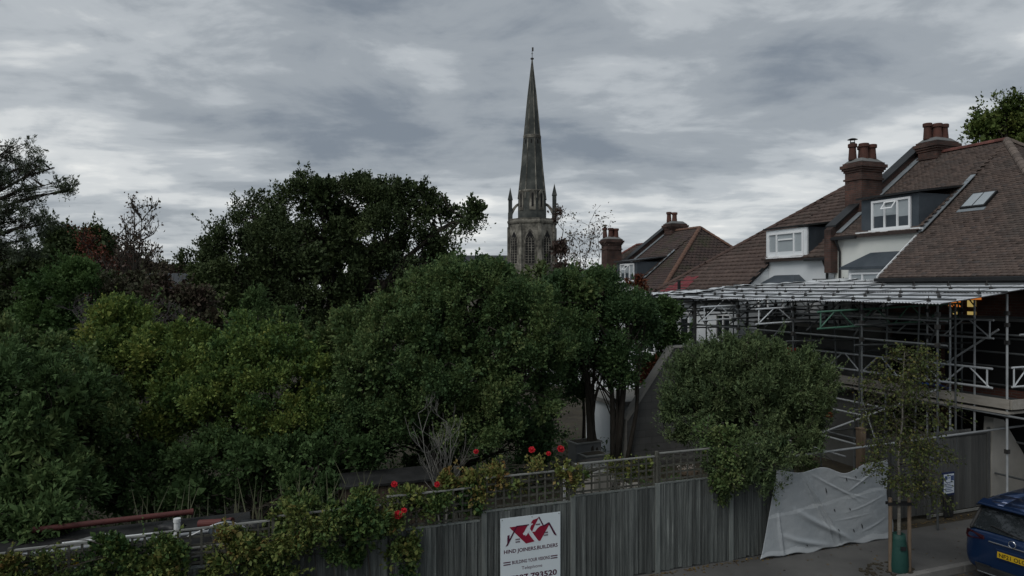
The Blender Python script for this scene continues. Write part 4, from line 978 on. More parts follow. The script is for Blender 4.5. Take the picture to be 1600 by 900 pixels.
for v in (12.4, 14.9, 17.4, 19.9, 22.0):
    MB().path([(-.1, v-11.1, -.05), (2.8, v-11.1, .25), (5.5 if 16.4 < v < 20 else 3.6, v-11.1, .53 if 16.4 < v < 20 else .33)], .024, 6).build('rafter_tube', M_steeld, tr)
# crumpled reinforced sheet blown along the roof's upper edge
def cloth(name, P00, P10, P01, P11, nx, ny, amp, m, par, seed):
    x, y = np.meshgrid(np.linspace(0, 1, nx), np.linspace(0, 1, ny)); P = [np.array(p, float) for p in (P00, P10, P01, P11)]
    V = ((1-x)*(1-y))[..., None]*P[0]+(x*(1-y))[..., None]*P[1]+((1-x)*y)[..., None]*P[2]+(x*y)[..., None]*P[3]
    V[..., 2] += amp*(nfun(x*6, y*3, 3, seed)+.5*nfun(x*6, y*3, 8, seed+1)); V[..., 1] += amp*.6*nfun(x*6, y*3, 4, seed+2)
    f = [(j*nx+i, j*nx+i+1, (j+1)*nx+i+1, (j+1)*nx+i) for j in range(ny-1) for i in range(nx-1)]
    me = bpy.data.meshes.new(name); me.from_pydata([tuple(v) for v in V.reshape(-1, 3)], [], f); me.materials.append(m); me.polygons.foreach_set('use_smooth', [True]*len(f)); o = link(name, me, par)
    sd = o.modifiers.new('thickness', 'SOLIDIFY'); sd.thickness = .004; return o
rl = lambda u, v, dz: (u-14.3, v-11.1, .105*(u-14.3)+dz)
cloth('loose_sheet', rl(19.3, 18.2, .10), rl(17.2, 22.6, .10), rl(20.1, 18.2, .12), rl(18.0, 23.2, -.02), 70, 14, .035, M_mesh, tr, 3)
cloth('loose_sheet', rl(15.0, 21.0, .12), rl(14.6, 25.2, .02), rl(17.0, 22.0, .10), rl(16.2, 26.0, -.12), 50, 24, .03, M_mesh, tr, 9)
cloth('loose_sheet', rl(14.2, 22.6, .10), rl(14.0, 25.6, -.05), rl(15.5, 22.8, .12), rl(15.6, 25.8, .0), 40, 14, .03, M_mesh, tr, 14)

# ties holding the plastic sheet to its rail
for (x, z) in ((.55, 1.70), (1.25, 1.76), (2.1, 1.70), (3.45, 1.80)):
    MB().path([(x, -.03, z), (x+.03, .15, z+.10), (x+.02, .33, z+.16)], .006, 5).build('tie', M_black, tp)
# things on and under the scaffold
o = tag(cloth('blue_sheet', (0, 0, 0), (.9, 0, .05), (.05, .4, .16), (.85, .45, .1), 18, 8, .03, M_blue, None, 5), 'small bright blue plastic sheet lying on the scaffold platform edge', 'sheet'); o.location = W(17.05, 12.95, 2.88); o.rotation_euler = (0, 0, A+R(90))
for (u, v, z, s1, lab) in ((16.7, 17.9, 3.0, (.10, .75, .55), 'upright orange barrier board seen between the bush and the scaffold'), (17.3, 16.9, 2.67, (.25, .5, .10), 'flat orange box lying on the scaffold platform'), (16.6, 16.6, 1.55, (.2, .4, .14), 'orange crate below the scaffold platform')):
    b = thing('orange_barrier' if s1[2] > .3 else 'orange_box', lab, 'barrier' if s1[2] > .3 else 'box', W(u, v, z), A)
    MB().box(0, 0, 0, s1[0], s1[1], s1[2]).build('body', M_orange, b, bevel=.02); MB().box(-.012, .04, s1[2]*.35, -.002, s1[1]-.04, s1[2]*.65).build('panel', M_orange, b)
q = thing('timber_stump', 'short thick timber post standing behind the plastic sheet', 'post', W(13.6, 12.6, 0), A); MB().box(0, 0, 0, .16, .16, 2.15).build('shaft', M_stake, q, bevel=.01); MB().box(-.01, -.01, 2.151, .17, .17, 2.18).build('cap', M_stake, q)

# rear extension of grey render under the scaffold, and a low garden building with a raked wall
ex = thing('rear_extension', 'grey rendered box extension standing in the dark under the scaffold', 'extension', W(17.6, 16.2, 0), A)
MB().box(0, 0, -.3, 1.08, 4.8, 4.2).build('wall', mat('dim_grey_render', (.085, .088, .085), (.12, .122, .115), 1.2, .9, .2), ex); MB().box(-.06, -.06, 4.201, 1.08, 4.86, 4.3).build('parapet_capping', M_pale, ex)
q = MB().box(-.01, 1.6, .2, -.002, 3.4, 2.2).build('door_opening', M_dark, ex)
gb = thing('raked_wall_building', 'low garden building with a grey flank wall rising along a sloping coping', 'outbuilding', W(11.0, 19.0, 0), A)
pg = [(0, 0, -.4), (6.9, 0, -.4), (6.9, 0, 3.6), (1.65, 0, 3.6), (0, 0, 1.45)]
MB().prism(pg, (0, .25, 0)).build('flank_wall', brick_mat('grey_block_flank', (.125, .125, .12), (.105, .105, .10), (.085, .085, .08), .44, .215, .7), gb)
cp = MB(); cp.prism([(-.05, -.04, 1.45), (1.62, -.04, 3.63), (1.68, -.04, 3.59), (.02, -.04, 1.41)], (0, .33, 0)); cp.box(1.65, -.04, 3.601, 6.9, .29, 3.65); cp.box(-.05, -.03, -.4, -.005, .28, 1.43); cp.build('coping', M_pale, gb)
MB().box(2.6, .252, -.4, 6.9, 1.2, 3.5).build('side_wall', M_grey, gb)
MB().box(2.55, .295, 3.501, 6.9, 1.3, 3.58).build('roof', M_slate, gb)
# white flat-topped garden room behind the tree trunks
gr = thing('garden_room', 'low white walled garden room with flat roof behind the twin tree trunks', 'outbuilding', W(11.45, 20.45, -.1), A)
MB().box(0, 0, 0, 2.9, 2.2, 1.72).build('wall', M_white, gr); MB().box(-.12, -.14, 1.721, 2.95, 2.3, 1.86).build('flat_roof', M_pale, gr)
# raised beds of concrete slabs and a stone block
for (x, y, z0, s1, nm, lab, m_) in (
    (1.95, 21.3, -.1, (.9, .5, .85), 'planter', 'upper grey brown raised planter with pale coping left of the trunks', M_grey),
    (2.15, 20.4, -.1, (.75, .45, .68), 'planter', 'middle planter stepping down with pale coping beside the trunks', M_grey),
    (2.7, 19.9, -.1, (.7, .4, .52), 'planter', 'lower planter at the foot of the twin trunks with pale coping', M_grey),
    (2.05, 17.7, -.1, (.52, .5, .92), 'stone_block', 'pale grey stone block just behind the trellis near the roses', M_pale),
    (1.55, 19.3, -.1, (1.5, .6, .55), 'stone_bench', 'low flat stone ledge below the planters', M_pale)):
    b = thing(nm, lab, nm.replace('_', ' '), (x, y, z0), A+.1)
    MB().box(0, 0, 0, s1[0], s1[1], s1[2]).build('body', m_, b, bevel=.012)
    if nm == 'planter': 
        MB().box(-.03, -.03, s1[2]+.001, s1[0]+.03, s1[1]+.03, s1[2]+.045).build('coping', M_cap, b, bevel=.006); MB().box(.05, .05, s1[2]+.046, s1[0]-.05, s1[1]-.05, s1[2]+.055).build('soil', M_soil, b)
    else: MB().box(.0, .0, s1[2]+.001, s1[0], s1[1], s1[2]+.03).build('top_slab', M_cap, b, bevel=.006)
rr_ = random.Random(19); rbm = MB()
for k in range(46):
    c = Vector((1.5+rr_.random()*1.9, 18.4+rr_.random()*1.5, -.05+rr_.random()*.45)); e = Vector((rr_.uniform(.05, .16), rr_.uniform(.05, .13), rr_.uniform(.03, .09))); ro = Matrix.Rotation(rr_.random()*3, 3, 'Z') @ Matrix.Rotation(rr_.uniform(-.5, .5), 3, 'X')
    rbm.add([c+ro @ Vector((sx_*e.x, sy_*e.y, sz_*e.z)) for sx_, sy_, sz_ in ((-1,-1,-1),(1,-1,-1),(1,1,-1),(-1,1,-1),(-1,-1,1),(1,-1,1),(1,1,1),(-1,1,1))], [(0,3,2,1),(4,5,6,7),(0,1,5,4),(1,2,6,5),(2,3,7,6),(3,0,4,7)])
stuff(rbm.build('rubble', M_pale), 'pale broken stone rubble heaped in front of the planters behind the trellis', 'rubble')
q = thing('blue_bucket', 'small blue bucket under the central tree', 'bucket', at(832, 662, 27)*1, 0); k = MB(); k.rings([(0, .11), (.22, .14), (.22, .125), (.03, .1)], 14, False); k.build('bucket_body', M_blue, q); MB().path([(-.13, 0, .2), (-.1, 0, .3), (0, 0, .36), (.1, 0, .3), (.13, 0, .2)], .006, 5).build('handle', M_clamp, q)
q.location.z = gw(q.location.x, q.location.y)
# white slatted gate piece behind the trellis
q = thing('white_gate', 'small white slatted gate standing just behind the trellis right of the sign', 'gate', W(U0+1.78, VF+.5, 0), A)
for k in range(3): MB().box(.12*k, 0, .3, .12*k+.05, .02, 2.10).build('slat', M_whitep, q)
MB().box(-.03, .021, 1.95, .34, .04, 2.0).build('rail', M_whitep, q); MB().box(-.03, .021, .6, .34, .04, .66).build('rail', M_whitep, q)
# dark garden shed behind the vine-covered fence
sd1 = thing('garden_shed', 'dark brown timber shed half hidden behind the roses', 'shed', W(2.0, 15.6, -.1), A)
for k in range(13): MB().box(.16*k, 0, 0, .16*k+.15, .03, 1.22).build('board', M_shed, sd1)
MB().box(0, .031, 0, 2.08, .8, 1.21).build('wall', M_shed, sd1); q = MB(); q.prism([(-.06, -.06, 1.23), (2.14, -.06, 1.23), (2.14, .9, 1.30), (-.06, .9, 1.30)], (0, 0, .05)); q.build('roof', M_felt, sd1)
MB().box(2.5, -.1, 0, 2.62, .02, 1.5).build('side_post', M_trel, sd1)

# store behind the left fence with pipes and junk on its roof
st = thing('low_store', 'low flat-roofed felt covered store just behind the left end of fence', 'shed', W(-4.4, 12.5, -.45), A)
MB().box(0, 0, 0, 4.4, 1.95, 1.55).build('wall', M_shed, st); MB().box(-.1, -.1, 1.551, 4.5, 2.05, 1.62).build('roof', M_felt, st)
for (a, b, hz_) in (((-3.8, 13.05, 1.27), (-1.0, 13.1, 1.27), 1), ((-3.2, 12.75, 1.25), (-.4, 12.8, 1.25), 2), ((-2.4, 13.3, 1.26), (.3, 13.35, 1.28), 3)):
    pass
def cyl_thing(name, lab, cat, a, b, r, m, hollow=True):
    a, b = Vector(a), Vector(b); t = thing(name, lab, cat, a); MB().tube((0, 0, 0), b-a, r, 14).build('tube', m, t)
    d = (b-a).normalized(); MB().tube(b-a, b-a+d*.06, r*1.18, 14).build('socket', m, t); return t
cyl_thing('red_pipe', 'thick dull red drain pipe lying across the store roof', 'pipe', W(-3.4, 14.13, 1.37), W(-.95, 14.35, 1.34), .050, M_redpipe)
cyl_thing('white_pole', 'thin white pole lying along the front of the store roof', 'pole', W(-2.7, 12.95, 1.46), W(-1.2, 13.0, 1.44), .014, M_whitep)
cyl_thing('grey_pole', 'grey steel pole lying behind the thin white pole', 'pole', W(-3.6, 13.2, 1.26), W(-.6, 13.4, 1.24), .03, M_steel)
cyl_thing('white_post', 'short upright white post at the edge of the store roof', 'post', W(-1.05, 12.95, 1.2), W(-1.05, 12.95, 1.60), .05, M_whitep)
cyl_thing('broken_red_pipe', 'short broken red pipe piece tipped among dark rubbish', 'pipe', W(-.75, 13.7, 1.30), W(-.25, 13.4, 1.36), .07, M_redpipe)
cyl_thing('plank', 'flat grey plank resting on the store roof by the white post', 'plank', W(-1.5, 12.7, 1.22), W(-.2, 12.7, 1.23), .035, M_cap)
q = MB(); pts = []
for k in range(26):
    t = k/25; pts.append(W(-1.0+1.3*t, 13.0-.2*math.sin(t*5), 1.26+.42*max(0, math.sin(t*3.6+.2))*(.5+t)*.7))
q.path(pts, .013, 6); tag(q.build('white_cable', M_whitep, None, smooth=True), 'loop of white cable sticking up from the rubbish behind the fence', 'cable')
def lump(name, lab, cat, p, r, m, seed, sc=(1, 1, 1)):
    import bmesh
    b = bmesh.new(); bmesh.ops.create_icosphere(b, subdivisions=3, radius=r)
    r_ = random.Random(seed); ph = [r_.random()*6 for _ in range(6)]
    for v in b.verts:
        c = v.co/r; k = 1+.14*math.sin(c.x*4+ph[0])+.12*math.sin(c.y*6+ph[1]+c.x*3)+.08*math.sin(c.z*11+ph[2]+c.y*5)+.05*math.sin(c.x*17+ph[3])
        v.co = Vector((v.co.x*k*sc[0], v.co.y*k*sc[1], max(-r*.6, v.co.z*k*sc[2])))
    me = bpy.data.meshes.new(name); b.to_mesh(me); b.free(); me.materials.append(m); me.polygons.foreach_set('use_smooth', [True]*len(me.polygons)); o = link(name, me); o.location = p; return tag(o, lab, cat)
lump('rubble_bag', 'dark blue-grey rubble bag slumped beside the cable loop', 'bag', W(-.35, 13.1, 1.30), .20, M_lead, 3, (1.3, 1, .8)); lump('rubble_bag', 'black rubbish sack behind the cable loop', 'bag', W(.1, 13.3, 1.28), .17, M_black, 5, (1.4, 1, .7))
lump('rubble_bag', 'small dark sack slumped behind the white post', 'bag', W(-1.2, 13.75, 1.27), .16, M_black, 15, (1.5, 1, .7)); lump('crumpled_sheet', 'crumpled grey sheet lying over the middle of the store roof', 'sheet', W(-2.2, 13.5, 1.22), .22, M_grey, 8, (2.6, .9, .5))
# yellow and white litter glimpsed through the left trellis
for (du, z, w_, h, m_, lab) in ((-2.55, 1.42, .34, .09, M_yellow, 'bright yellow strip glimpsed through the left trellis'), (-2.55, 1.22, .6, .16, M_whitep, 'white panel behind the leaves below the yellow strip'), (-3.1, 1.22, .30, .12, M_whitep, 'white scrap behind the trellis left of the white panel'), (-1.75, 1.36, .3, .13, M_whitep, 'white scrap behind the vines right of the yellow strip')):
    q = MB().box(0, 0, 0, w_, .03, h).build('scrap_panel', m_); q.location = W(du, VF+.22, z); q.rotation_euler = (0, 0, A); tag(q, lab, 'panel')
# paper litter on the pavement
for (u, v, s1, lab) in ((7.55, 11.25, .075, 'larger scrap of white paper on the pavement by the fence'), (7.95, 11.05, .035, 'tiny scrap of white paper on the pavement')):
    q = MB(); q.add([(0, 0, 0), (s1*1.6, 0, .01), (s1*1.7, s1, .003), (.1*s1, s1*.9, .018)], [(0, 1, 2, 3)]); o = q.build('paper_scrap', M_whitep); o.location = W(u, v, .008); tag(o, lab, 'litter')

# ------------------------------------------------------------------ hoarding right of the street tree
hd = thing('site_hoarding', 'dark ribbed hoarding with a pale bottom rail behind the street tree', 'fence', W(13.3, 12.2, 0), A)
rb_ = MB(); k = []; 
for i in range(4):
    x = i*.05; k += [(x, 0), (x+.012, -.02), (x+.028, -.02), (x+.04, 0)]
k.append((.2, 0))
rb_.add([(x, y, 0) for x, y in k]+[(x, y, 1) for x, y in k], [(i, i+1, len(k)+i+1, len(k)+i) for i in range(len(k)-1)])
rb_.box(0, .001, 0, .2, .012, 1); me = rb_.mesh('panel'); me.materials.append(M_hoard)
for i in range(20):
    o = link('panel', me, hd); o.location = (i*.202, rs.uniform(-.006, .006), .10); o.scale = (1, 1, 1.93-(.1 if i > 16 else 0)+rs.uniform(-.01, .01))
MB().box(1.95, -.06, .03, 3.95, -.025, .085).build('bottom_rail', M_cap, hd); MB().box(0, -.04, 1.90, 4.0, -.022, 1.96).build('top_rail', M_hoard, hd)
for x in (.0, 1.9, 3.95): MB().box(x, -.075, 0, x+.07, -.024, 2.05).build('post', M_hoard, hd)
pw = thing('rendered_wall', 'pale cement rendered wall end with a slanting edge beside the blue car', 'wall', W(17.35, 12.1, 0), A)
MB().prism([(0, 0, 0), (1.55, 0, 0), (1.5, 0, .85), (.42, 0, 2.2), (.05, 0, 2.28), (-.02, 0, 1.2)], (0, .24, 0)).build('wall', M_pale, pw)
MB().prism([(1.56, .02, 0), (3.2, .02, 0), (3.2, .02, .95), (1.56, .02, .85)], (0, .2, 0)).build('low_wall', M_brick, pw)
# notice on the hoarding
nt_ = thing('site_notice', 'small white notice with blue marks fixed to the dark hoarding', 'sign', W(15.62, 12.06, .58), A)
MB().box(0, -.01, 0, .33, .0, .46).build('board', mat('notice_white', (.5, .56, .62), (.55, .60, .66), 2, .5), nt_)
MB().box(-.03, .002, -.05, .36, .02, .50).build('backing', mat('notice_blue', (.01, .02, .07), (.012, .025, .08), 2, .6), nt_)
q = MB()
for (x, z, w_, h) in ((.02, .33, .09, .09), (.22, .30, .10, .12), (.13, .41, .09, .025), (.13, .36, .07, .02)): q.box(x, -.013, z, x+w_, -.0105, z+h)
for r_i in range(6): q.box(.04, -.013, .045+.042*r_i, .04+(.25, .2, .24, .26, .17, .22)[r_i], -.0105, .045+.042*r_i+.014)
stuff(q.build('printed_marks', mat('notice_ink', (.04, .07, .16), (.05, .08, .18), 2, .6), nt_))
MB().box(.02, -.02, -.56, .30, .03, -.051).build('stand', M_black, nt_)

# ------------------------------------------------------------------ BLUE CAR
def car():
    c = thing('parked_car', 'dark blue hatchback SUV parked at the kerb with yellow rear plate', 'car', W(13.05, 8.72, -.125), A+R(5))
    # local: x forward, y left, rear at x = 0. stations: x, half width at sill/belt/roof, z bottom, z belt, z roof
    st_ = [(0.00, .70, .76, .30, .62, .95), (.04, .84, .87, .28, .70, 1.02), (.16, .90, .925, .26, .80, 1.08), (.45, .91, .93, .20, .86, 1.10), (.9, .92, .935, .18, .86, 1.08), (1.8, .92, .935, .18, .84, 1.04), (2.8, .92, .935, .18, .80, 1.00), (3.4, .92, .93, .18, .76, .98), (4.1, .90, .90, .20, .66, .88), (4.38, .80, .80, .26, .55, .74), (4.48, .55, .6, .34, .46, .60)]
    n = 12; V, Fc = [], []
    for (x, w0, w1, zb, zm, zt) in st_:
        ring = [(w0*.86, zb), (w0*.99, zb+.10), (w1*1.0, (zb+zm)/2), (w1, zm), (w1*.96, zt-.06), (w1*.84, zt)]
        ring = [(x, -a, z) for a, z in ring][::1]+[(x, a, z) for a, z in ring[::-1]]; V += ring
    m_ = len(st_)
    for i in range(m_-1):
        for k in range(n): Fc.append((i*n+k, i*n+(k+1) % n, (i+1)*n+(k+1) % n, (i+1)*n+k))
    Fc.append(tuple(range(n-1, -1, -1))); Fc.append(tuple((m_-1)*n+k for k in range(n)))
    me = bpy.data.meshes.new('body'); me.from_pydata(V, [], Fc); me.materials.append(M_car); me.polygons.foreach_set('use_smooth', [True]*len(Fc))
    b = link('body', me, c); ss = b.modifiers.new('subsurf', 'SUBSURF'); ss.levels = 2; ss.render_levels = 2
    # cabin (glasshouse) with painted roof
    cab = [(.10, .80, 1.02, .80, 1.05), (.34, .80, 1.02, .70, 1.44), (.62, .80, 1.02, .62, 1.60), (1.5, .80, 1.0, .62, 1.64), (2.2, .80, .98, .60, 1.60), (2.65, .80, .97, .58, 1.44), (3.3, .80, .92, .78, .95)]
    V, Fg = [], []
    for (x, w0, z0, w1, z1) in cab: V += [(x, -w0, z0-.04), (x, -w1, z1), (x, w1, z1), (x, w0, z0-.04)]
    for i in range(len(cab)-1):
        for k in range(3): Fg.append((i*4+k, i*4+k+1, i*4+4+k+1, i*4+4+k))
    mbx = MB().add(V, Fg); mbx.build('glasshouse', M_glass, c, bevel=0)
    rfv = MB()
    top = [(.20, .76, 1.50), (.30, .755, 1.535), (.62, .70, 1.60), (1.5, .69, 1.64), (2.2, .67, 1.60), (2.65, .63, 1.45)]
    for i in range(len(top)-1):
        (x0, w0, z0), (x1, w1, z1) = top[i], top[i+1]; ys = [-1, -.8, -.35, .35, .8, 1]; cr = [-.075, -.01, .012, .012, -.01, -.075]
        for k in range(5):
            rfv.add([(x0, ys[k]*w0, z0+.02+cr[k]), (x0, ys[k+1]*w0, z0+.02+cr[k+1]), (x1, ys[k+1]*w1, z1+.02+cr[k+1]), (x1, ys[k]*w1, z1+.02+cr[k])], [(0, 1, 2, 3)])
    rfo = rfv.build('roof', M_car, c, smooth=True); sd = rfo.modifiers.new('thickness', 'SOLIDIFY'); sd.thickness = .03
    sp = MB(); sp.prism([(.12, -.70, 1.50), (.12, .70, 1.50), (.34, .72, 1.555), (.34, -.72, 1.555)], (0, 0, .035)); sp.build('rear_spoiler', M_car, c, bevel=.01)
    MB().prism([(1.0, -.02, 1.66), (1.22, -.02, 1.66), (1.05, -.02, 1.72)], (0, .04, 0)).build('roof_aerial', M_chrome, c, bevel=.005)
    pr = MB()
    for s in (-1, 1):
        pr.path([(.10, s*.80, 1.03), (.34, s*.735, 1.42), (.60, s*.67, 1.575)], .035, 6); pr.path([(3.25, s*.79, .95), (2.65, s*.63, 1.42), (2.2, s*.655, 1.585)], .032, 6); pr.path([(1.65, s*.80, 1.0), (1.65, s*.66, 1.6)], .03, 6)
        pr.path([(.1, s*.81, 1.02), (1.6, s*.82, 1.01), (3.3, s*.81, .94)], .022, 6)
    pr.build('pillar', M_black, c)
    rw = MB(); rw.add([(.085, -.72, 1.05), (.085, .72, 1.05), (.285, .64, 1.47), (.285, -.64, 1.47)], [(0, 3, 2, 1)]); rwo = rw.build('rear_window', M_glass, c); sd = rwo.modifiers.new('thickness', 'SOLIDIFY'); sd.thickness = .01
    MB().path([(.06, -.1, 1.08), (.12, .45, 1.16)], .012, 6).build('wiper', M_black, c)
    for s in (-1, 1):
        l = MB(); l.prism([(-.012, s*.50, .90), (-.012, s*.82, .86), (.10, s*.905, .88), (.16, s*.925, .96), (.05, s*.86, 1.0), (-.005, s*.52, .96)], (.03, 0, 0)); l.build('tail_light', mat('tail_lamp_red_%d' % (s > 0), (.030, .005, .008), (.035, .006, .009), 3, .15), c, bevel=.006)
        m2 = MB(); m2.box(2.55, s*.93, .98, 2.72, s*1.10, 1.12); m2.build('wing_mirror', M_car, c, bevel=.03)
        MB().box(-.035, s*.52-.14, .40, -.012, s*.52+.14, .44)  .build('reflector', M_black, c, bevel=.004)
        for x in (.85, 3.6):
            w_ = MB(); y0, y1 = s*.72, s*.945
            w_.tube((x, y0, .34), (x, y1, .34), .34, 28); wh = w_.build('wheel', M_rubber, c, bevel=.03)
            r_ = MB(); r_.tube((x, y1+s*.001, .34), (x, y1+s*.008, .34), .235, 24); r_.build('rim', M_clamp, wh)
            for k in range(5):
                a = k*2*math.pi/5; q = MB(); q.tube((x, y1+s*.016, .34), (x+.22*math.cos(a), y1+s*.012, .34+.22*math.sin(a)), .028, 6, .02); q.build('spoke', M_steel, wh)
    bp_ = MB(); bp_.prism([(-.045, -.62, .30), (-.045, .62, .30), (-.03, .66, .42), (-.03, -.66, .42)], (.06, 0, 0)); bp_.build('lower_bumper', M_black, c, bevel=.012)
    MB().box(-.06, -.60, .285, -.035, .60, .305).build('bumper_trim', M_chrome, c, bevel=.004)
    MB().box(-.020, -.42, .885, .0, .42, .905).build('boot_trim', M_chrome, c, bevel=.004)
    q = MB(); q.path([(-.032, .06*math.cos(t), .965+.06*math.sin(t)) for t in [k*math.pi/8 for k in range(17)]], .007, 5); q.build('badge_ring', M_chrome, c)
    hn = MB().box(-.012, -.30, .60, .02, .30, .80).build('plate_recess', M_car, c, bevel=.01)
    pt = MB().box(-.030, -.26, .645, -.014, .26, .756).build('number_plate', M_yellow, c, bevel=.003)
    text('NF21 OLC', 0, 0, .075, .45, M_ink, pt, rot=(math.pi/2, 0, -math.pi/2), offset=.02).location = (-.0315, 0, .70)
    return c
car()

# ------------------------------------------------------------------ young street tree with its stakes and watering bag
TB = W(11.88, 10.12, .01)
yt = thing('street_tree', 'thin young birch tree with sparse yellowing leaves on the pavement', 'tree', TB)
rt = random.Random(21); ends = []; mb = MB()
tk = [Vector((0, 0, -.1)), Vector((.01, 0, .8)), Vector((.02, .01, 1.5)), Vector((.0, .0, 2.2)), Vector((.09, .02, 2.9)), Vector((.08, .0, 3.6)), Vector((.12, .0, 4.25))]
MB().path(tk, .040, 9, .004).build('trunk', M_birch, yt, smooth=True)
for k in range(74):
    z = 1.35+2.85*(k/73)**.9; t = (z+.1)/4.35*6; i = min(int(t), 5); p = tk[i].lerp(tk[i+1], t-i); a = rt.random()*6.28; ln = (.60-.10*abs(z-2.5))*rt.uniform(.7, 1.25)*(1 if z < 3.5 else .75)
    bias = .35 if z < 3.2 else 0
    twigs(mb, p, Vector((math.cos(a)+bias, math.sin(a), .45)).normalized(), ln, .010, 2, rt, ends, (3, 4), .7, 0, .62, 3, droop=.45)
mb.build('branches', M_bark, yt)
end_leaves(yt, ends, 8, .054, .038, G_birch, 31, rad=.06, back=.22, frac=.95, tint_mu=.38)
gd = thing('tree_guard', 'two timber stakes joined by a rubber strap round the young street tree', 'stake', TB)
for x, r in ((-.17, .035), (.20, .035)): MB().tube((x, -.02, -.05), (x, -.02, 1.42), r, 10).build('stake', M_stake, gd)
MB().box(-.24, -.065, 1.28, .26, -.057, 1.34).build('strap', M_rubber, gd); MB().box(-.24, .02, 1.28, .26, .028, 1.34).build('strap', M_rubber, gd)
wb = thing('watering_bag', 'dark green watering bag wrapped round the base of the young street tree', 'bag', TB)
k = MB(); k.rings([(0, .165), (.12, .18), (.40, .165), (.62, .13), (.72, .12), (.72, .09), (.5, .09)], 20, False); k.build('bag_body', M_gbag, wb, smooth=True)
MB().box(-.05, -.185, .45, .05, -.160, .52).build('filler_flap', M_black, wb)


# ================================================================== TREES AND PLANTS
# the big dark oak
tree('oak_tree', 'broad very dark oak standing against the sky left of the church', 'tree', -11.2, 43,
     [(520, 430, 43, 170, 95), (430, 395, 43, 90, 75), (370, 440, 42, 85, 80), (610, 350, 43, 85, 62), (690, 355, 43, 58, 38), (655, 420, 43, 62, 45), (500, 330, 43, 75, 52), (560, 320, 44, 70, 38), (330, 425, 42, 45, 45), (395, 340, 43, 34, 28), (485, 300, 43, 28, 26), (640, 315, 43, 40, 26), (722, 342, 43, 36, 24), (745, 335, 43, 18, 14), (700, 385, 43, 40, 30), (430, 490, 42, 130, 60), (570, 490, 43, 110, 50)],
     3000, 46, .135, .085, G_oak, 1, .5, nb=240, spray=1.0, rad=.33, up=.85, lump=.14, outw=.55, inner=.30)
tree('broad_bush', 'dull green spreading bush at the left skirt of the dark oak', 'bush', -14.4, 38, [(325, 455, 38, 50, 42), (300, 480, 38, 35, 35), (350, 500, 37, 45, 35)], 420, 40, .13, .085, G_oak, 2, .2, spray=.5, rad=.2, tint_mu=.8)
# central tree and its neighbours
tree('leafy_tree', 'large rounded green tree filling the middle of the garden', 'tree', -2.0, 18.6,
     [(700, 560, 18.6, 125, 95), (745, 480, 18.6, 92, 72), (640, 530, 18.4, 85, 75), (810, 520, 18.4, 85, 78), (585, 590, 18, 80, 85), (830, 585, 18.2, 66, 72), (700, 650, 18, 120, 70), (580, 660, 17.8, 75, 60), (680, 470, 18.8, 60, 50), (560, 530, 18.2, 48, 42)],
     3600, 50, .066, .043, G_mid, 3, .22, nb=160, spray=.42, rad=.14, up=.45, lump=.16, min_z=.3, tint_mu=.46, cl_n=9)
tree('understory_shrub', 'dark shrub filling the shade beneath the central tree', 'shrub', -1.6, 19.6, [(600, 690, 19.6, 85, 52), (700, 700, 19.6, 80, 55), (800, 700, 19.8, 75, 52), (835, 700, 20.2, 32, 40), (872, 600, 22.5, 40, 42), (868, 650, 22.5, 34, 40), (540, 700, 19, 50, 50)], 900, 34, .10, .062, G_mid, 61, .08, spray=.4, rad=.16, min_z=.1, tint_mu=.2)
tree('light_green_shrub', 'pale bluish green shrub at the left shoulder of the central tree', 'shrub', -4.6, 20, [(545, 530, 20, 42, 32), (510, 560, 20, 30, 34)], 260, 34, .09, .06, G_mid, 4, .08, spray=.4, rad=.14, tint_mu=.75)
# twin-trunk tree on the right of the garden
tt = thing('twin_trunk_tree', 'tall tree on several dark trunks beside the raked grey wall', 'tree', (3.1, 21.6, -.1))
lb = px_lobes((3.1, 21.6, -.1), [(945, 515, 21.6, 70, 60), (893, 475, 21.4, 50, 50), (985, 500, 21.8, 42, 42), (930, 462, 21.6, 42, 34), (905, 555, 21.2, 62, 62), (962, 560, 21.4, 40, 50), (1006, 520, 22, 18, 26), (870, 520, 21.4, 45, 60), (945, 580, 21.6, 46, 28)])
P_, ax_, sl_ = crown(tt, lb, 1450, 42, .068, .045, G_mid, 5, spray=.45, rad=.16, up=.4, lump=.22, inner=.2, tint_mu=.22)
rt = random.Random(5); m = MB()
for (x0, y0, x1, y1, r) in ((925, 712, 915, 560, .13), (938, 712, 925, 600, .09), (958, 715, 950, 520, .10), (962, 712, 985, 470, .12), (975, 712, 1000, 540, .08), (950, 712, 965, 600, .07)):
    a = at(x0, y0, 21.6)-Vector((3.1, 21.6, -.1)); a.z = -.2; b = at(x1, y1, 21.6)-Vector((3.1, 21.6, -.1)); mid = a.lerp(b, .5)+Vector((rt.uniform(-.12, .12), rt.uniform(-.2, .2), 0))
    MB().path([a, a.lerp(mid, .5), mid, mid.lerp(b, .5), b], r, 8, r*.5).build('trunk', M_bark, tt, smooth=True)
    for k in range(9):
        t = Vector(P_[rt.randrange(len(P_))]); s0 = mid.lerp(b, rt.random()); m.path([s0, s0.lerp(t, .5)+Vector((0, 0, .15)), t], r*.3, 5, .008)
m.build('branches', M_bark, tt)
sp_ = thing('sapling', 'tall wispy sapling with bare tips rising beside the church', 'tree', (2.35, 23.5, -.3)); m = MB(); ends = []
rt = random.Random(77)
for (px_, py_, r) in ((918, 352, .05), (905, 385, .035), (938, 372, .03), (888, 392, .03)):
    b = at(px_, py_, 23.5)-Vector((2.35, 23.5, -.3)); a = Vector((0, 0, 3.0)); pts = [a.lerp(b, k/7)+Vector((rt.gauss(0, .05), rt.gauss(0, .05), 0)) for k in range(8)]; m.path(pts, r*.6, 5, .008)
    for k in range(3, 8):
        for j in range(3): twigs(m, pts[k], Vector((rt.gauss(0, .7), rt.gauss(0, .7), .8)).normalized(), .55, .008, 1, rt, ends, (2, 4), .6, .2, .6)
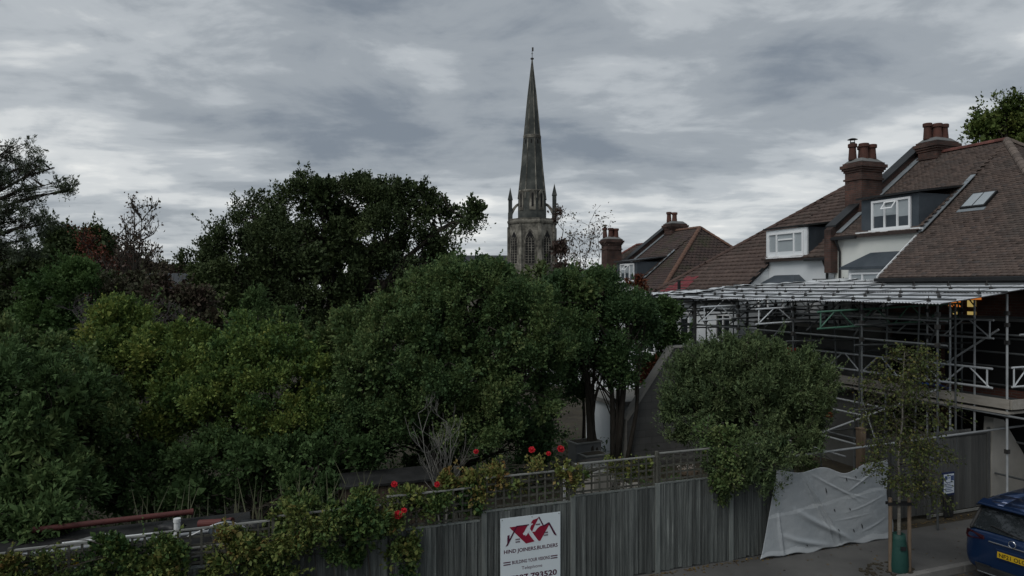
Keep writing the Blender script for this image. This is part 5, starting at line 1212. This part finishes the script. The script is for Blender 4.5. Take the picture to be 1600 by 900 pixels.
MB().path([(0, 0, -.2), (.05, 0, 1.5), (0, 0, 3.0)], .06, 7, .04).build('trunk', M_bark, sp_); m.build('branches', M_bark, sp_); end_leaves(sp_, ends, 7, .075, .05, G_dry, 8, rad=.10, back=.3)
# left masses
tree('yellow_green_tree', 'yellow green leafy tree, left of the middle, below the grey twigs', 'tree', -9.6, 18.5,
     [(200, 575, 18.5, 78, 70), (170, 540, 18.5, 45, 45), (260, 570, 18.3, 62, 60), (200, 660, 18, 100, 75), (300, 610, 18, 60, 60), (185, 505, 18.8, 34, 28)],
     1450, 46, .070, .044, G_yel, 6, .15, spray=.45, rad=.14, up=.6, lump=.2, min_z=.4, tint_mu=.42)
tree('spreading_tree', 'wide olive green tree in front of the oak with yellow patches at right', 'tree', -6.6, 18.2,
     [(370, 590, 18.2, 85, 68), (440, 570, 18.4, 62, 52), (330, 650, 17.8, 85, 75), (440, 660, 18, 90, 85), (490, 600, 18.2, 38, 50), (380, 540, 18.6, 55, 36), (290, 545, 18.8, 45, 34), (515, 680, 18, 45, 70)],
     2000, 46, .070, .044, G_yel, 7, .16, spray=.45, rad=.14, up=.5, lump=.2, min_z=.4, tint_mu=.34)
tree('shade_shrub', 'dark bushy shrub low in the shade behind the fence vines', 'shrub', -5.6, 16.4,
     [(480, 775, 15.6, 60, 30), (150, 770, 16.2, 60, 36), (240, 780, 16.0, 50, 30), (330, 775, 15.8, 60, 32), (560, 720, 16.8, 45, 40), (420, 730, 16.4, 85, 45), (330, 720, 16.6, 70, 48), (500, 735, 16.4, 55, 42), (230, 735, 16.8, 60, 40)], 1200, 34, .09, .055, G_lau, 8, .08, spray=.35, rad=.14, min_z=.2, tint_mu=.3)
tree('laurel_bush', 'glossy dark laurel bush at the lower left edge', 'bush', -9.4, 14.2,
     [(45, 690, 14.2, 92, 90), (10, 610, 14.4, 75, 62), (95, 640, 14.6, 62, 60), (80, 775, 13.6, 62, 60), (0, 780, 13.6, 70, 75), (-60, 700, 14, 80, 120), (75, 815, 12.6, 50, 34), (20, 835, 12.2, 50, 26)], 1300, 28, .125, .048, G_lau, 9, .10, spray=.34, rad=.15, up=.3, lump=.16, min_z=.2, tint_mu=.5)
tree('mixed_shrub', 'mid green shrub with lighter tips behind the laurel', 'shrub', -10.9, 17.0,
     [(60, 580, 17, 80, 60), (120, 620, 16.6, 60, 60), (0, 560, 17, 60, 50), (140, 700, 16.2, 62, 70), (150, 640, 16.8, 60, 50)], 1000, 34, .09, .05, G_mid, 10, .1, spray=.4, rad=.14, up=.5, min_z=.3)
tree('ivy_clad_tree', 'round ivy-clad tree rising behind the hedge at left', 'tree', -17.4, 28,
     [(110, 455, 28, 62, 44), (75, 490, 28, 48, 45), (145, 480, 28, 42, 48), (105, 530, 27.5, 75, 45)], 1000, 34, .11, .075, G_ivy, 11, .25, spray=.45, rad=.2, up=.2, tint_mu=.62)
tree('dark_tree', 'dark low tree at the left edge below the feathery branches', 'tree', -22, 33, [(20, 440, 33, 60, 42), (-20, 490, 32, 80, 60), (60, 420, 34, 40, 24)], 750, 32, .13, .09, G_oak, 12, .25, spray=.6, rad=.25, tint_mu=.7)
tree('skyline_tree', 'small dark tree on the skyline between feathery tree and bare branches', 'tree', -31, 50, [(120, 392, 50, 42, 28), (150, 378, 50, 24, 18), (98, 378, 50, 22, 18), (130, 415, 50, 55, 25)], 700, 28, .2, .13, G_oak, 13, .3, spray=.9, rad=.35, up=.5, tint_mu=.6)
tree('small_conifer', 'small pointed blue green conifer in front of the dark oak', 'tree', -12.4, 29, [(405, 465, 29, 13, 22), (402, 485, 29, 20, 22), (410, 505, 29, 30, 22), (455, 505, 29, 26, 22), (400, 530, 28.6, 45, 22)], 520, 30, .10, .035, G_lau, 14, .12, spray=.45, rad=.12, up=.7, tint_mu=.6)
tree('roof_tree', 'tall yellowing tree rising behind the corner house roof', 'tree', 28.5, 42,
     [(1570, 205, 42, 45, 42), (1540, 225, 42, 34, 30), (1620, 200, 42, 55, 50), (1510, 230, 42, 16, 12), (1580, 168, 42, 26, 20), (1600, 270, 42, 90, 55)], 900, 34, .17, .11, G_right, 15, .4, spray=.9, rad=.32, up=.5, lump=.2, inner=.25)
# feathery tree: flattened sprays on long limbs
ft = thing('feathery_tree', 'tall feathery-leaved tree reaching in from the left edge against the sky', 'tree', (-20.2, 24, -.5))
fl_ = px_lobes((-20.2, 24, -.5), [(20, 228, 24, 34, 14), (-20, 240, 24, 50, 20), (40, 258, 24, 42, 14), (85, 262, 24, 30, 12), (15, 285, 24, 50, 16), (70, 290, 24, 40, 13), (104, 300, 24, 16, 8), (-10, 315, 24, 60, 20), (50, 322, 24, 40, 14), (25, 345, 24, 50, 16), (62, 352, 24, 24, 14), (-20, 370, 24, 70, 22), (40, 375, 24, 42, 14), (20, 400, 24, 60, 14)])
P_, ax_, sl_ = crown(ft, fl_, 640, 44, .10, .024, G_loc, 16, spray=.62, rad=.10, up=.15, outw=.9, inner=.3, lump=.2, size_in=1.0, clump=.7, cl_n=6)
m = MB(); rt = random.Random(6); MB().path([(0, 0, -.3), (.1, 0, 2.5), (.3, 0, 5.2), (.2, 0, 8.2)], .30, 9, .10).build('trunk', M_bark, ft, smooth=True)
for l in fl_:
    c = Vector(l[:3]); s0 = Vector((.25, 0, max(2.5, min(8, c.z-1.3)))); mid = s0.lerp(c, .55)+Vector((0, 0, .1)); pts = [s0, s0.lerp(mid, .5)+Vector((0, 0, .06)), mid, mid.lerp(c, .5)+Vector((0, 0, .12)), c]; m.path(pts, .075, 6, .022)
    for k in range(16):
        near_ = [p for p in P_ if abs(p[0]-c.x) < l[3]*1.2 and abs(p[2]-c.z) < l[5]*1.6]
        if len(near_) < 3: continue
        t = Vector(near_[rt.randrange(len(near_))]); s1 = mid.lerp(c, rt.random()); m.path([s1, s1.lerp(t, .5)+Vector((0, 0, .05)), t], .018, 4, .006)
m.build('limbs', M_bark, ft, smooth=True)
def twig_tree(name, label, cat, loc, hgt, stems, seed, bark, lv=3, leaves=None, spread=.45, r=.05, ln=.4, kids=(3, 4), up=.35, lean=.35, start=.25):
    t = thing(name, label, cat, loc); rt = random.Random(seed); m = MB(); ends = []
    tr_ = MB()
    for k in range(stems):
        a = rt.random()*6.28; b = Vector((math.cos(a)*lean*hgt*rt.random(), math.sin(a)*lean*hgt*rt.random(), hgt*rt.uniform(.7, 1)))
        pts = [Vector((b.x*(q/8)**1.4, b.y*(q/8)**1.4, b.z*q/8-.1*(q == 0)))+Vector((rt.gauss(0, .02), rt.gauss(0, .02), 0))*hgt*.3 for q in range(9)]; tr_.path(pts, r, 6, r*.2)
        for q in range(2, 9):
            if q/8 < start: continue
            for j in range(rt.randint(1, 3)): twigs(m, pts[q], Vector((rt.gauss(0, .6), rt.gauss(0, .6), .75)).normalized(), hgt*ln*(1.15-q/10), r*.38, lv-1, rt, ends, kids, spread, up, .62)
    tr_.build('trunk', bark, t, smooth=True); m.build('branches', bark, t)
    if leaves: end_leaves(t, ends, *leaves)
    return t
twig_tree('bare_shrub', 'leafless pale grey twiggy shrub standing in front of the central tree', 'shrub', (-1.35, 14.1, -.2), 3.35, 3, 3, M_barkg, 3, None, .4, .028, .26, (2, 3), .45, .22, .3)
twig_tree('sparse_tree', 'nearly bare tree with scattered leaves on the skyline at left', 'tree', (-24.2, 45, -.8), 11.6, 5, 4, M_bark, 3, (3, .18, .12, G_dry, 6, .16, .5, 'crown', .8), .45, .12, .22, (3, 4), .4, .20, .4)
twig_tree('reddish_tree', 'low reddish brown thin tree beside the distant brick chimney', 'tree', (-26.8, 46, -.8), 9.3, 4, 9, M_bark, 3, (7, .16, .11, G_red, 7, .25, .6, 'crown', .9, .3), .5, .11, .24, (3, 4), .3, .25, .4)
twig_tree('grey_twig_bush', 'tangled greyish purple twiggy bush in front of the oak at left', 'bush', (-13.6, 26.5, -.6), 5.4, 12, 5, mat('grey_purple_twig', (.085, .075, .078), (.13, .115, .118), 3, .9), 3, (3, .09, .05, G_mid, 8, .16, .4, 'crown', .5), .6, .05, .26, (3, 5), .1, .62, .3)
tree('hedge_bush', 'dull dark bush beneath the tangle of grey twigs', 'bush', -13.9, 27.6, [(265, 480, 27.6, 75, 36), (215, 450, 28, 45, 26), (310, 500, 27.4, 40, 36), (220, 500, 27.4, 60, 40)], 620, 32, .11, .07, G_dry, 17, .1, spray=.4, rad=.2, tint_mu=.8)
tree('ridge_bush', 'dark far bush on the skyline between the bare tree and the oak', 'bush', -26, 60, [(250, 432, 60, 50, 14), (200, 430, 60, 40, 22), (290, 440, 58, 35, 22)], 480, 26, .22, .15, G_dry, 18, .2, spray=.7, rad=.35, tint_mu=.7)
tree('russet_shrub', 'russet red shrub between the twin trunks and the olive bush', 'shrub', 5.0, 24.5, [(1020, 572, 24.5, 24, 20), (1025, 600, 24, 22, 20), (1005, 590, 24.5, 16, 18)], 130, 30, .085, .05, G_red, 19, .06, spray=.35, rad=.14)
tree('red_tipped_bush', 'bush with red tips behind the twin-trunk tree crown', 'bush', 4.3, 24.6, [(996, 446, 24.6, 12, 11), (1003, 458, 24.6, 10, 9)], 26, 22, .09, .05, G_red, 20, .05, spray=.3, rad=.14, min_z=3)
tree('dark_holly', 'dark glossy tree under the left end of the scaffold roof', 'tree', 6.0, 24.6, [(1040, 498, 24.6, 28, 26), (1028, 530, 24.4, 28, 26), (1058, 540, 24.4, 18, 20), (1025, 575, 24.6, 24, 26)], 380, 32, .09, .05, G_lau, 21, .15, spray=.4, rad=.15, tint_mu=.35)
tree('church_tree', 'thin reddish tree rising against the right side of the church tower', 'tree', 7.8, 118, [(872, 350, 118, 3, 30), (876, 400, 118, 10, 20), (868, 425, 118, 22, 14)], 60, 20, .42, .3, G_dry, 22, .3, spray=1.2, rad=.7, tint_mu=.3)
# olive bush
tree('olive_bush', 'big rounded grey green bush bulging over the fence beside the plastic sheet', 'bush', 5.35, 16.2,
     [(1165, 620, 16.2, 118, 82), (1110, 600, 16.2, 80, 62), (1225, 600, 16.3, 80, 66), (1165, 570, 16.4, 85, 44), (1100, 650, 15.9, 78, 56), (1240, 650, 16.0, 66, 54), (1160, 700, 15.6, 62, 55), (1165, 742, 14.1, 46, 44, .35), (1135, 735, 14.1, 36, 46, .3), (1200, 722, 14.4, 44, 44, .45), (1240, 700, 15.4, 50, 34)],
     3400, 34, .062, .019, G_oli, 23, .10, nb=150, spray=.32, rad=.065, up=.75, outw=.8, lump=.14, inner=.22, size_in=2.4, min_z=.6, tint_mu=.55, clump=1.0, shoots=.12, cl_n=4)
tree('bright_climber', 'bright green climber spilling down the front of the olive bush', 'climber', 4.15, 14.35, [(1128, 700, 14.1, 30, 34, .35), (1135, 750, 14.0, 26, 36, .28), (1105, 680, 14.3, 26, 20, .35)], 200, 22, .055, .036, G_mid, 24, .02, spray=.22, rad=.09, up=-.1, tint_mu=.50, min_z=.6)
# far wood closing the horizon
fw = thing('far_wood', 'continuous far belt of dark trees closing the horizon', 'trees', (0, 90, -2)); fw['kind'] = 'stuff'
specs = []
rt = random.Random(12)
for k in range(46):
    Y = rt.uniform(80, 110); px = -250+k*46+rt.uniform(-15, 15); specs.append((px, 452-rt.uniform(0, 14)+(0 if px < 1300 else 6), Y, 40, rt.uniform(14, 24)))
lbs = px_lobes((0, 90, -2), specs)
P_, ax_, sl_ = crown(fw, lbs, 2600, 22, .5, .36, G_oak, 25, spray=1.3, rad=.8, inner=.1, tint_mu=.8, lump=.1)
for c in fw.children: c['kind'] = 'stuff'
# undergrowth in the garden (ground cover) : one leafy sheet
rng = np.random.default_rng(44); n = 34000
uu = rng.uniform(-16, 12, n); vv = 12.3+rng.random(n)**1.2*24
hh = np.abs(.25+.22*np.sin(uu*1.7+vv)+.18*np.sin(vv*2.3-uu*.8))+.05
C = np.stack([uu*CA-vv*SA, uu*SA+vv*CA, np.zeros(n)], 1); gz = np.array([ground_z(a, b) for a, b in zip(uu, vv)]); C[:, 2] = gz+hh*rng.random(n)
keep = ~((uu > -4.6) & (uu < 1.4) & (vv < 14.8)); C = C[keep]
gc = leaf_object('undergrowth', C, rng.normal(size=(len(C), 3))+np.array([0, 0, .8]), np.full(len(C), .13), .4, rng.random(len(C))*.6, G_mid, None, rng); stuff(gc, 'low tangled undergrowth covering the garden floor behind the fence', 'undergrowth')
# iris-like blades standing in the shade behind the store
rt = random.Random(3); bl = MB()
for k in range(90):
    u, v = rt.uniform(-2.2, 2.6), rt.uniform(15.0, 15.6); p = W(u, v, ground_z(u, v)); h = rt.uniform(1.2, 2.0); dx, dy = rt.gauss(0, .3), rt.gauss(0, .3); w_ = .02
    a = [p+Vector((-w_, 0, 0)), p+Vector((w_, 0, 0))]; b = p+Vector((dx*.35, dy*.35, h*.6)); c = p+Vector((dx, dy, h))
    bl.add([a[0], a[1], b+Vector((w_*.8, 0, 0)), b-Vector((w_*.8, 0, 0)), c], [(0, 1, 2, 3), (3, 2, 4)])
stuff(bl.build('reed_blades', mat('pale_blade', (.05, .07, .035), (.10, .10, .06), 2, .7)), 'upright sword-like leaves standing in the shade behind the low store', 'grasses')

# ------------------------------------------------------------------ climbers on the fence
def climber(name, label, specs, tips, per, ln, wd, m, seed, flowers=(), **kw):
    """specs: (u, v, z, ru, rv, rz)"""
    base = W(specs[0][0], specs[0][1], ground_z(specs[0][0], 12)); t = thing(name, label, 'climber', base)
    lb = []
    for (u, v, z, ru, rv, rz) in specs:
        k = max(1, int(round(ru/max(rv, rz)))); 
        for i in range(k):
            uu_ = u+(i-(k-1)/2)*2*ru/k; p = W(uu_, v, z)-base; lb.append((p.x, p.y, p.z, ru/k*1.25, max(rv, .12)*1.1, rz))
    P, ax, sl = crown(t, lb, tips, per, ln, wd, m, seed, min_z=.1, **kw)
    rt = random.Random(seed); mb = MB()
    for i in range(26):
        a = Vector(P[rt.randrange(len(P))]); b = Vector(P[rt.randrange(len(P))]); 
        if (a-b).length > 2.2: b = a+(b-a).normalized()*1.6
        mid = a.lerp(b, .5)+Vector((0, 0, rt.uniform(-.05, .25))); mb.path([a, a.lerp(mid, .55)+Vector((0, 0, .05)), mid, mid.lerp(b, .5), b], .007, 4, .003)
    for i in range(5):
        a = Vector(P[rt.randrange(len(P))]); g = Vector((a.x*.8, a.y, -.1)); mb.path([g, g.lerp(a, .5)+Vector((.05, .03, 0)), a], .013, 5, .006)
    mb.build('stems', M_bark, t)
    for (px_, py_, Y, r) in flowers:
        p = at(px_, py_, Y)-base; f = MB(); rt2 = random.Random(int(px_))
        for ringi, (rr, nn, tilt) in enumerate(((r*1.0, 7, .2), (r*.9, 7, .6), (r*.75, 6, .95), (r*.6, 5, 1.2), (r*.5, 5, 1.4))):
            for k in range(nn):
                a = 6.283*k/nn+ringi*.5+rt2.uniform(-.15, .15); d = Vector((math.cos(a), math.sin(a), 0)); s_ = Vector((-d.y, d.x, 0)); up_ = Vector((0, 0, 1)); o_ = d*math.cos(tilt)+up_*math.sin(tilt)
                c0 = d*r*.08; f.add([c0-s_*rr*.22, c0+s_*rr*.22, c0+o_*rr*.6+s_*rr*.48, c0+o_*rr+s_*rr*.1+up_*rr*.08, c0+o_*rr*.9-s_*rr*.3, c0+o_*rr*.55-s_*rr*.46], [(0, 1, 2, 5), (5, 2, 3, 4)])
        f.rings([(0, r*.12), (r*.35, r*.36), (r*.7, r*.34), (r*.95, r*.12)], 9); o = f.build('flower', M_redpet, t); o.location = p; o.rotation_euler = (R(55)+rt2.uniform(-.3, .3), rt2.uniform(-.4, .4), 0)
    return t
climber('hanging_vine', 'thick vine of green and yellowing leaves burying the fence left of the middle',
    [(.7, 11.62, 1.25, 1.3, .28, .50), (1.3, 11.7, 1.75, .9, .38, .33), (-.6, 11.62, 1.0, 1.1, .26, .55), (1.75, 11.62, 1.35, .45, .28, .55), (.2, 11.6, .45, 1.4, .22, .4)], 1150, 30, .058, .036, G_vine, 51, spray=.24, rad=.08, up=.1, lump=.2, tint_mu=.36)
climber('fence_creeper', 'thin creeper threading the trellis at the lower left', [(-3.2, 11.68, 1.45, 1.4, .10, .28), (-1.8, 11.7, 1.5, .9, .16, .30), (-2.3, 11.66, 1.15, 1.4, .12, .3)], 620, 22, .05, .032, G_vine, 52, spray=.2, rad=.06, up=.2, tint_mu=.42, inner=.4)
climber('red_rose', 'climbing rose with red blooms on the trellis left of the sign', [(2.35, 11.66, 1.55, .75, .16, .36), (2.35, 11.6, 1.0, .38, .14, .35), (3.1, 11.8, 1.75, .8, .15, .26)], 330, 24, .055, .036, G_vine, 53, flowers=((616, 757, 11.7, .055), (622, 805, 11.55, .075), (683, 757, 12.1, .05), (631, 798, 11.6, .05)), spray=.24, rad=.08, up=.2, tint_mu=.4)
climber('trellis_rose', 'straggling rose with red blooms over the trellis above the sign', [(4.6, 11.85, 2.05, 1.0, .2, .28), (3.6, 11.9, 2.0, .7, .16, .22), (5.35, 11.8, 1.8, .3, .15, .45)], 210, 20, .05, .033, G_vine, 54, flowers=((831, 703, 12.9, .062), (876, 702, 13.0, .07), (857, 709, 12.9, .045), (744, 706, 12.8, .05)), spray=.26, rad=.08, up=.6, tint_mu=.62, inner=.4)
climber('dry_climber', 'sparse dry climber in the trellis right of the sign', [(6.5, 11.85, 1.95, .9, .12, .2), (8.2, 11.85, 2.0, .6, .12, .15)], 90, 18, .05, .033, G_vine, 55, spray=.22, rad=.08, up=.3)
q = thing('hanging_flower_basket', 'round planter of pale flowers behind the trellis under the olive bush', 'planter', W(8.35, 11.98, 1.78)); m = MB(); m.rings([(-.12, .10), (0, .19), (.05, .19)], 14); m.build('bowl', M_stake, q)
m = MB(); rt = random.Random(9)
for k in range(60):
    a = rt.random()*6.28; r_ = .22*math.sqrt(rt.random()); c = Vector((r_*math.cos(a), r_*math.sin(a), .08+rt.random()*.06)); m.add([c+Vector((-.014, 0, 0)), c+Vector((0, -.014, .01)), c+Vector((.014, 0, 0)), c+Vector((0, .014, .01))], [(0, 1, 2, 3)])
stuff(m.build('flowers', M_pink, q))
MB().tube((0, 0, -.121), (0, 0, -1.9), .03, 6).build('stand', M_stake, q)

# fallen leaves blown along the foot of the fence, the kerb and the pavement
rng = np.random.default_rng(71); n = 900
uu = rng.uniform(5, 17, n); k_ = rng.random(n)
vv = np.where(k_ < .45, 11.66-np.abs(rng.normal(size=n))*.10, np.where(k_ < .75, 9.80-np.abs(rng.normal(size=n))*.12, rng.uniform(8.4, 11.6, n)))
vv = np.where((uu > 13) & (k_ < .45), vv+.35, vv)
zz_ = np.where(vv < 9.83, -.117, .012)
C = np.stack([uu*CA-vv*SA, uu*SA+vv*CA, zz_], 1); D = rng.normal(size=(n, 3)); D[:, 2] *= .12
fl = leaf_object('fallen_leaves', C, D, np.full(n, .055), .6, rng.random(n), leaf_mat('fallen_leaf', [(.10, .07, .03), (.16, .11, .04), (.07, .045, .03)]), None, rng, 3.0); stuff(fl, 'small brown fallen leaves scattered on the pavement and along the kerb', 'leaves')
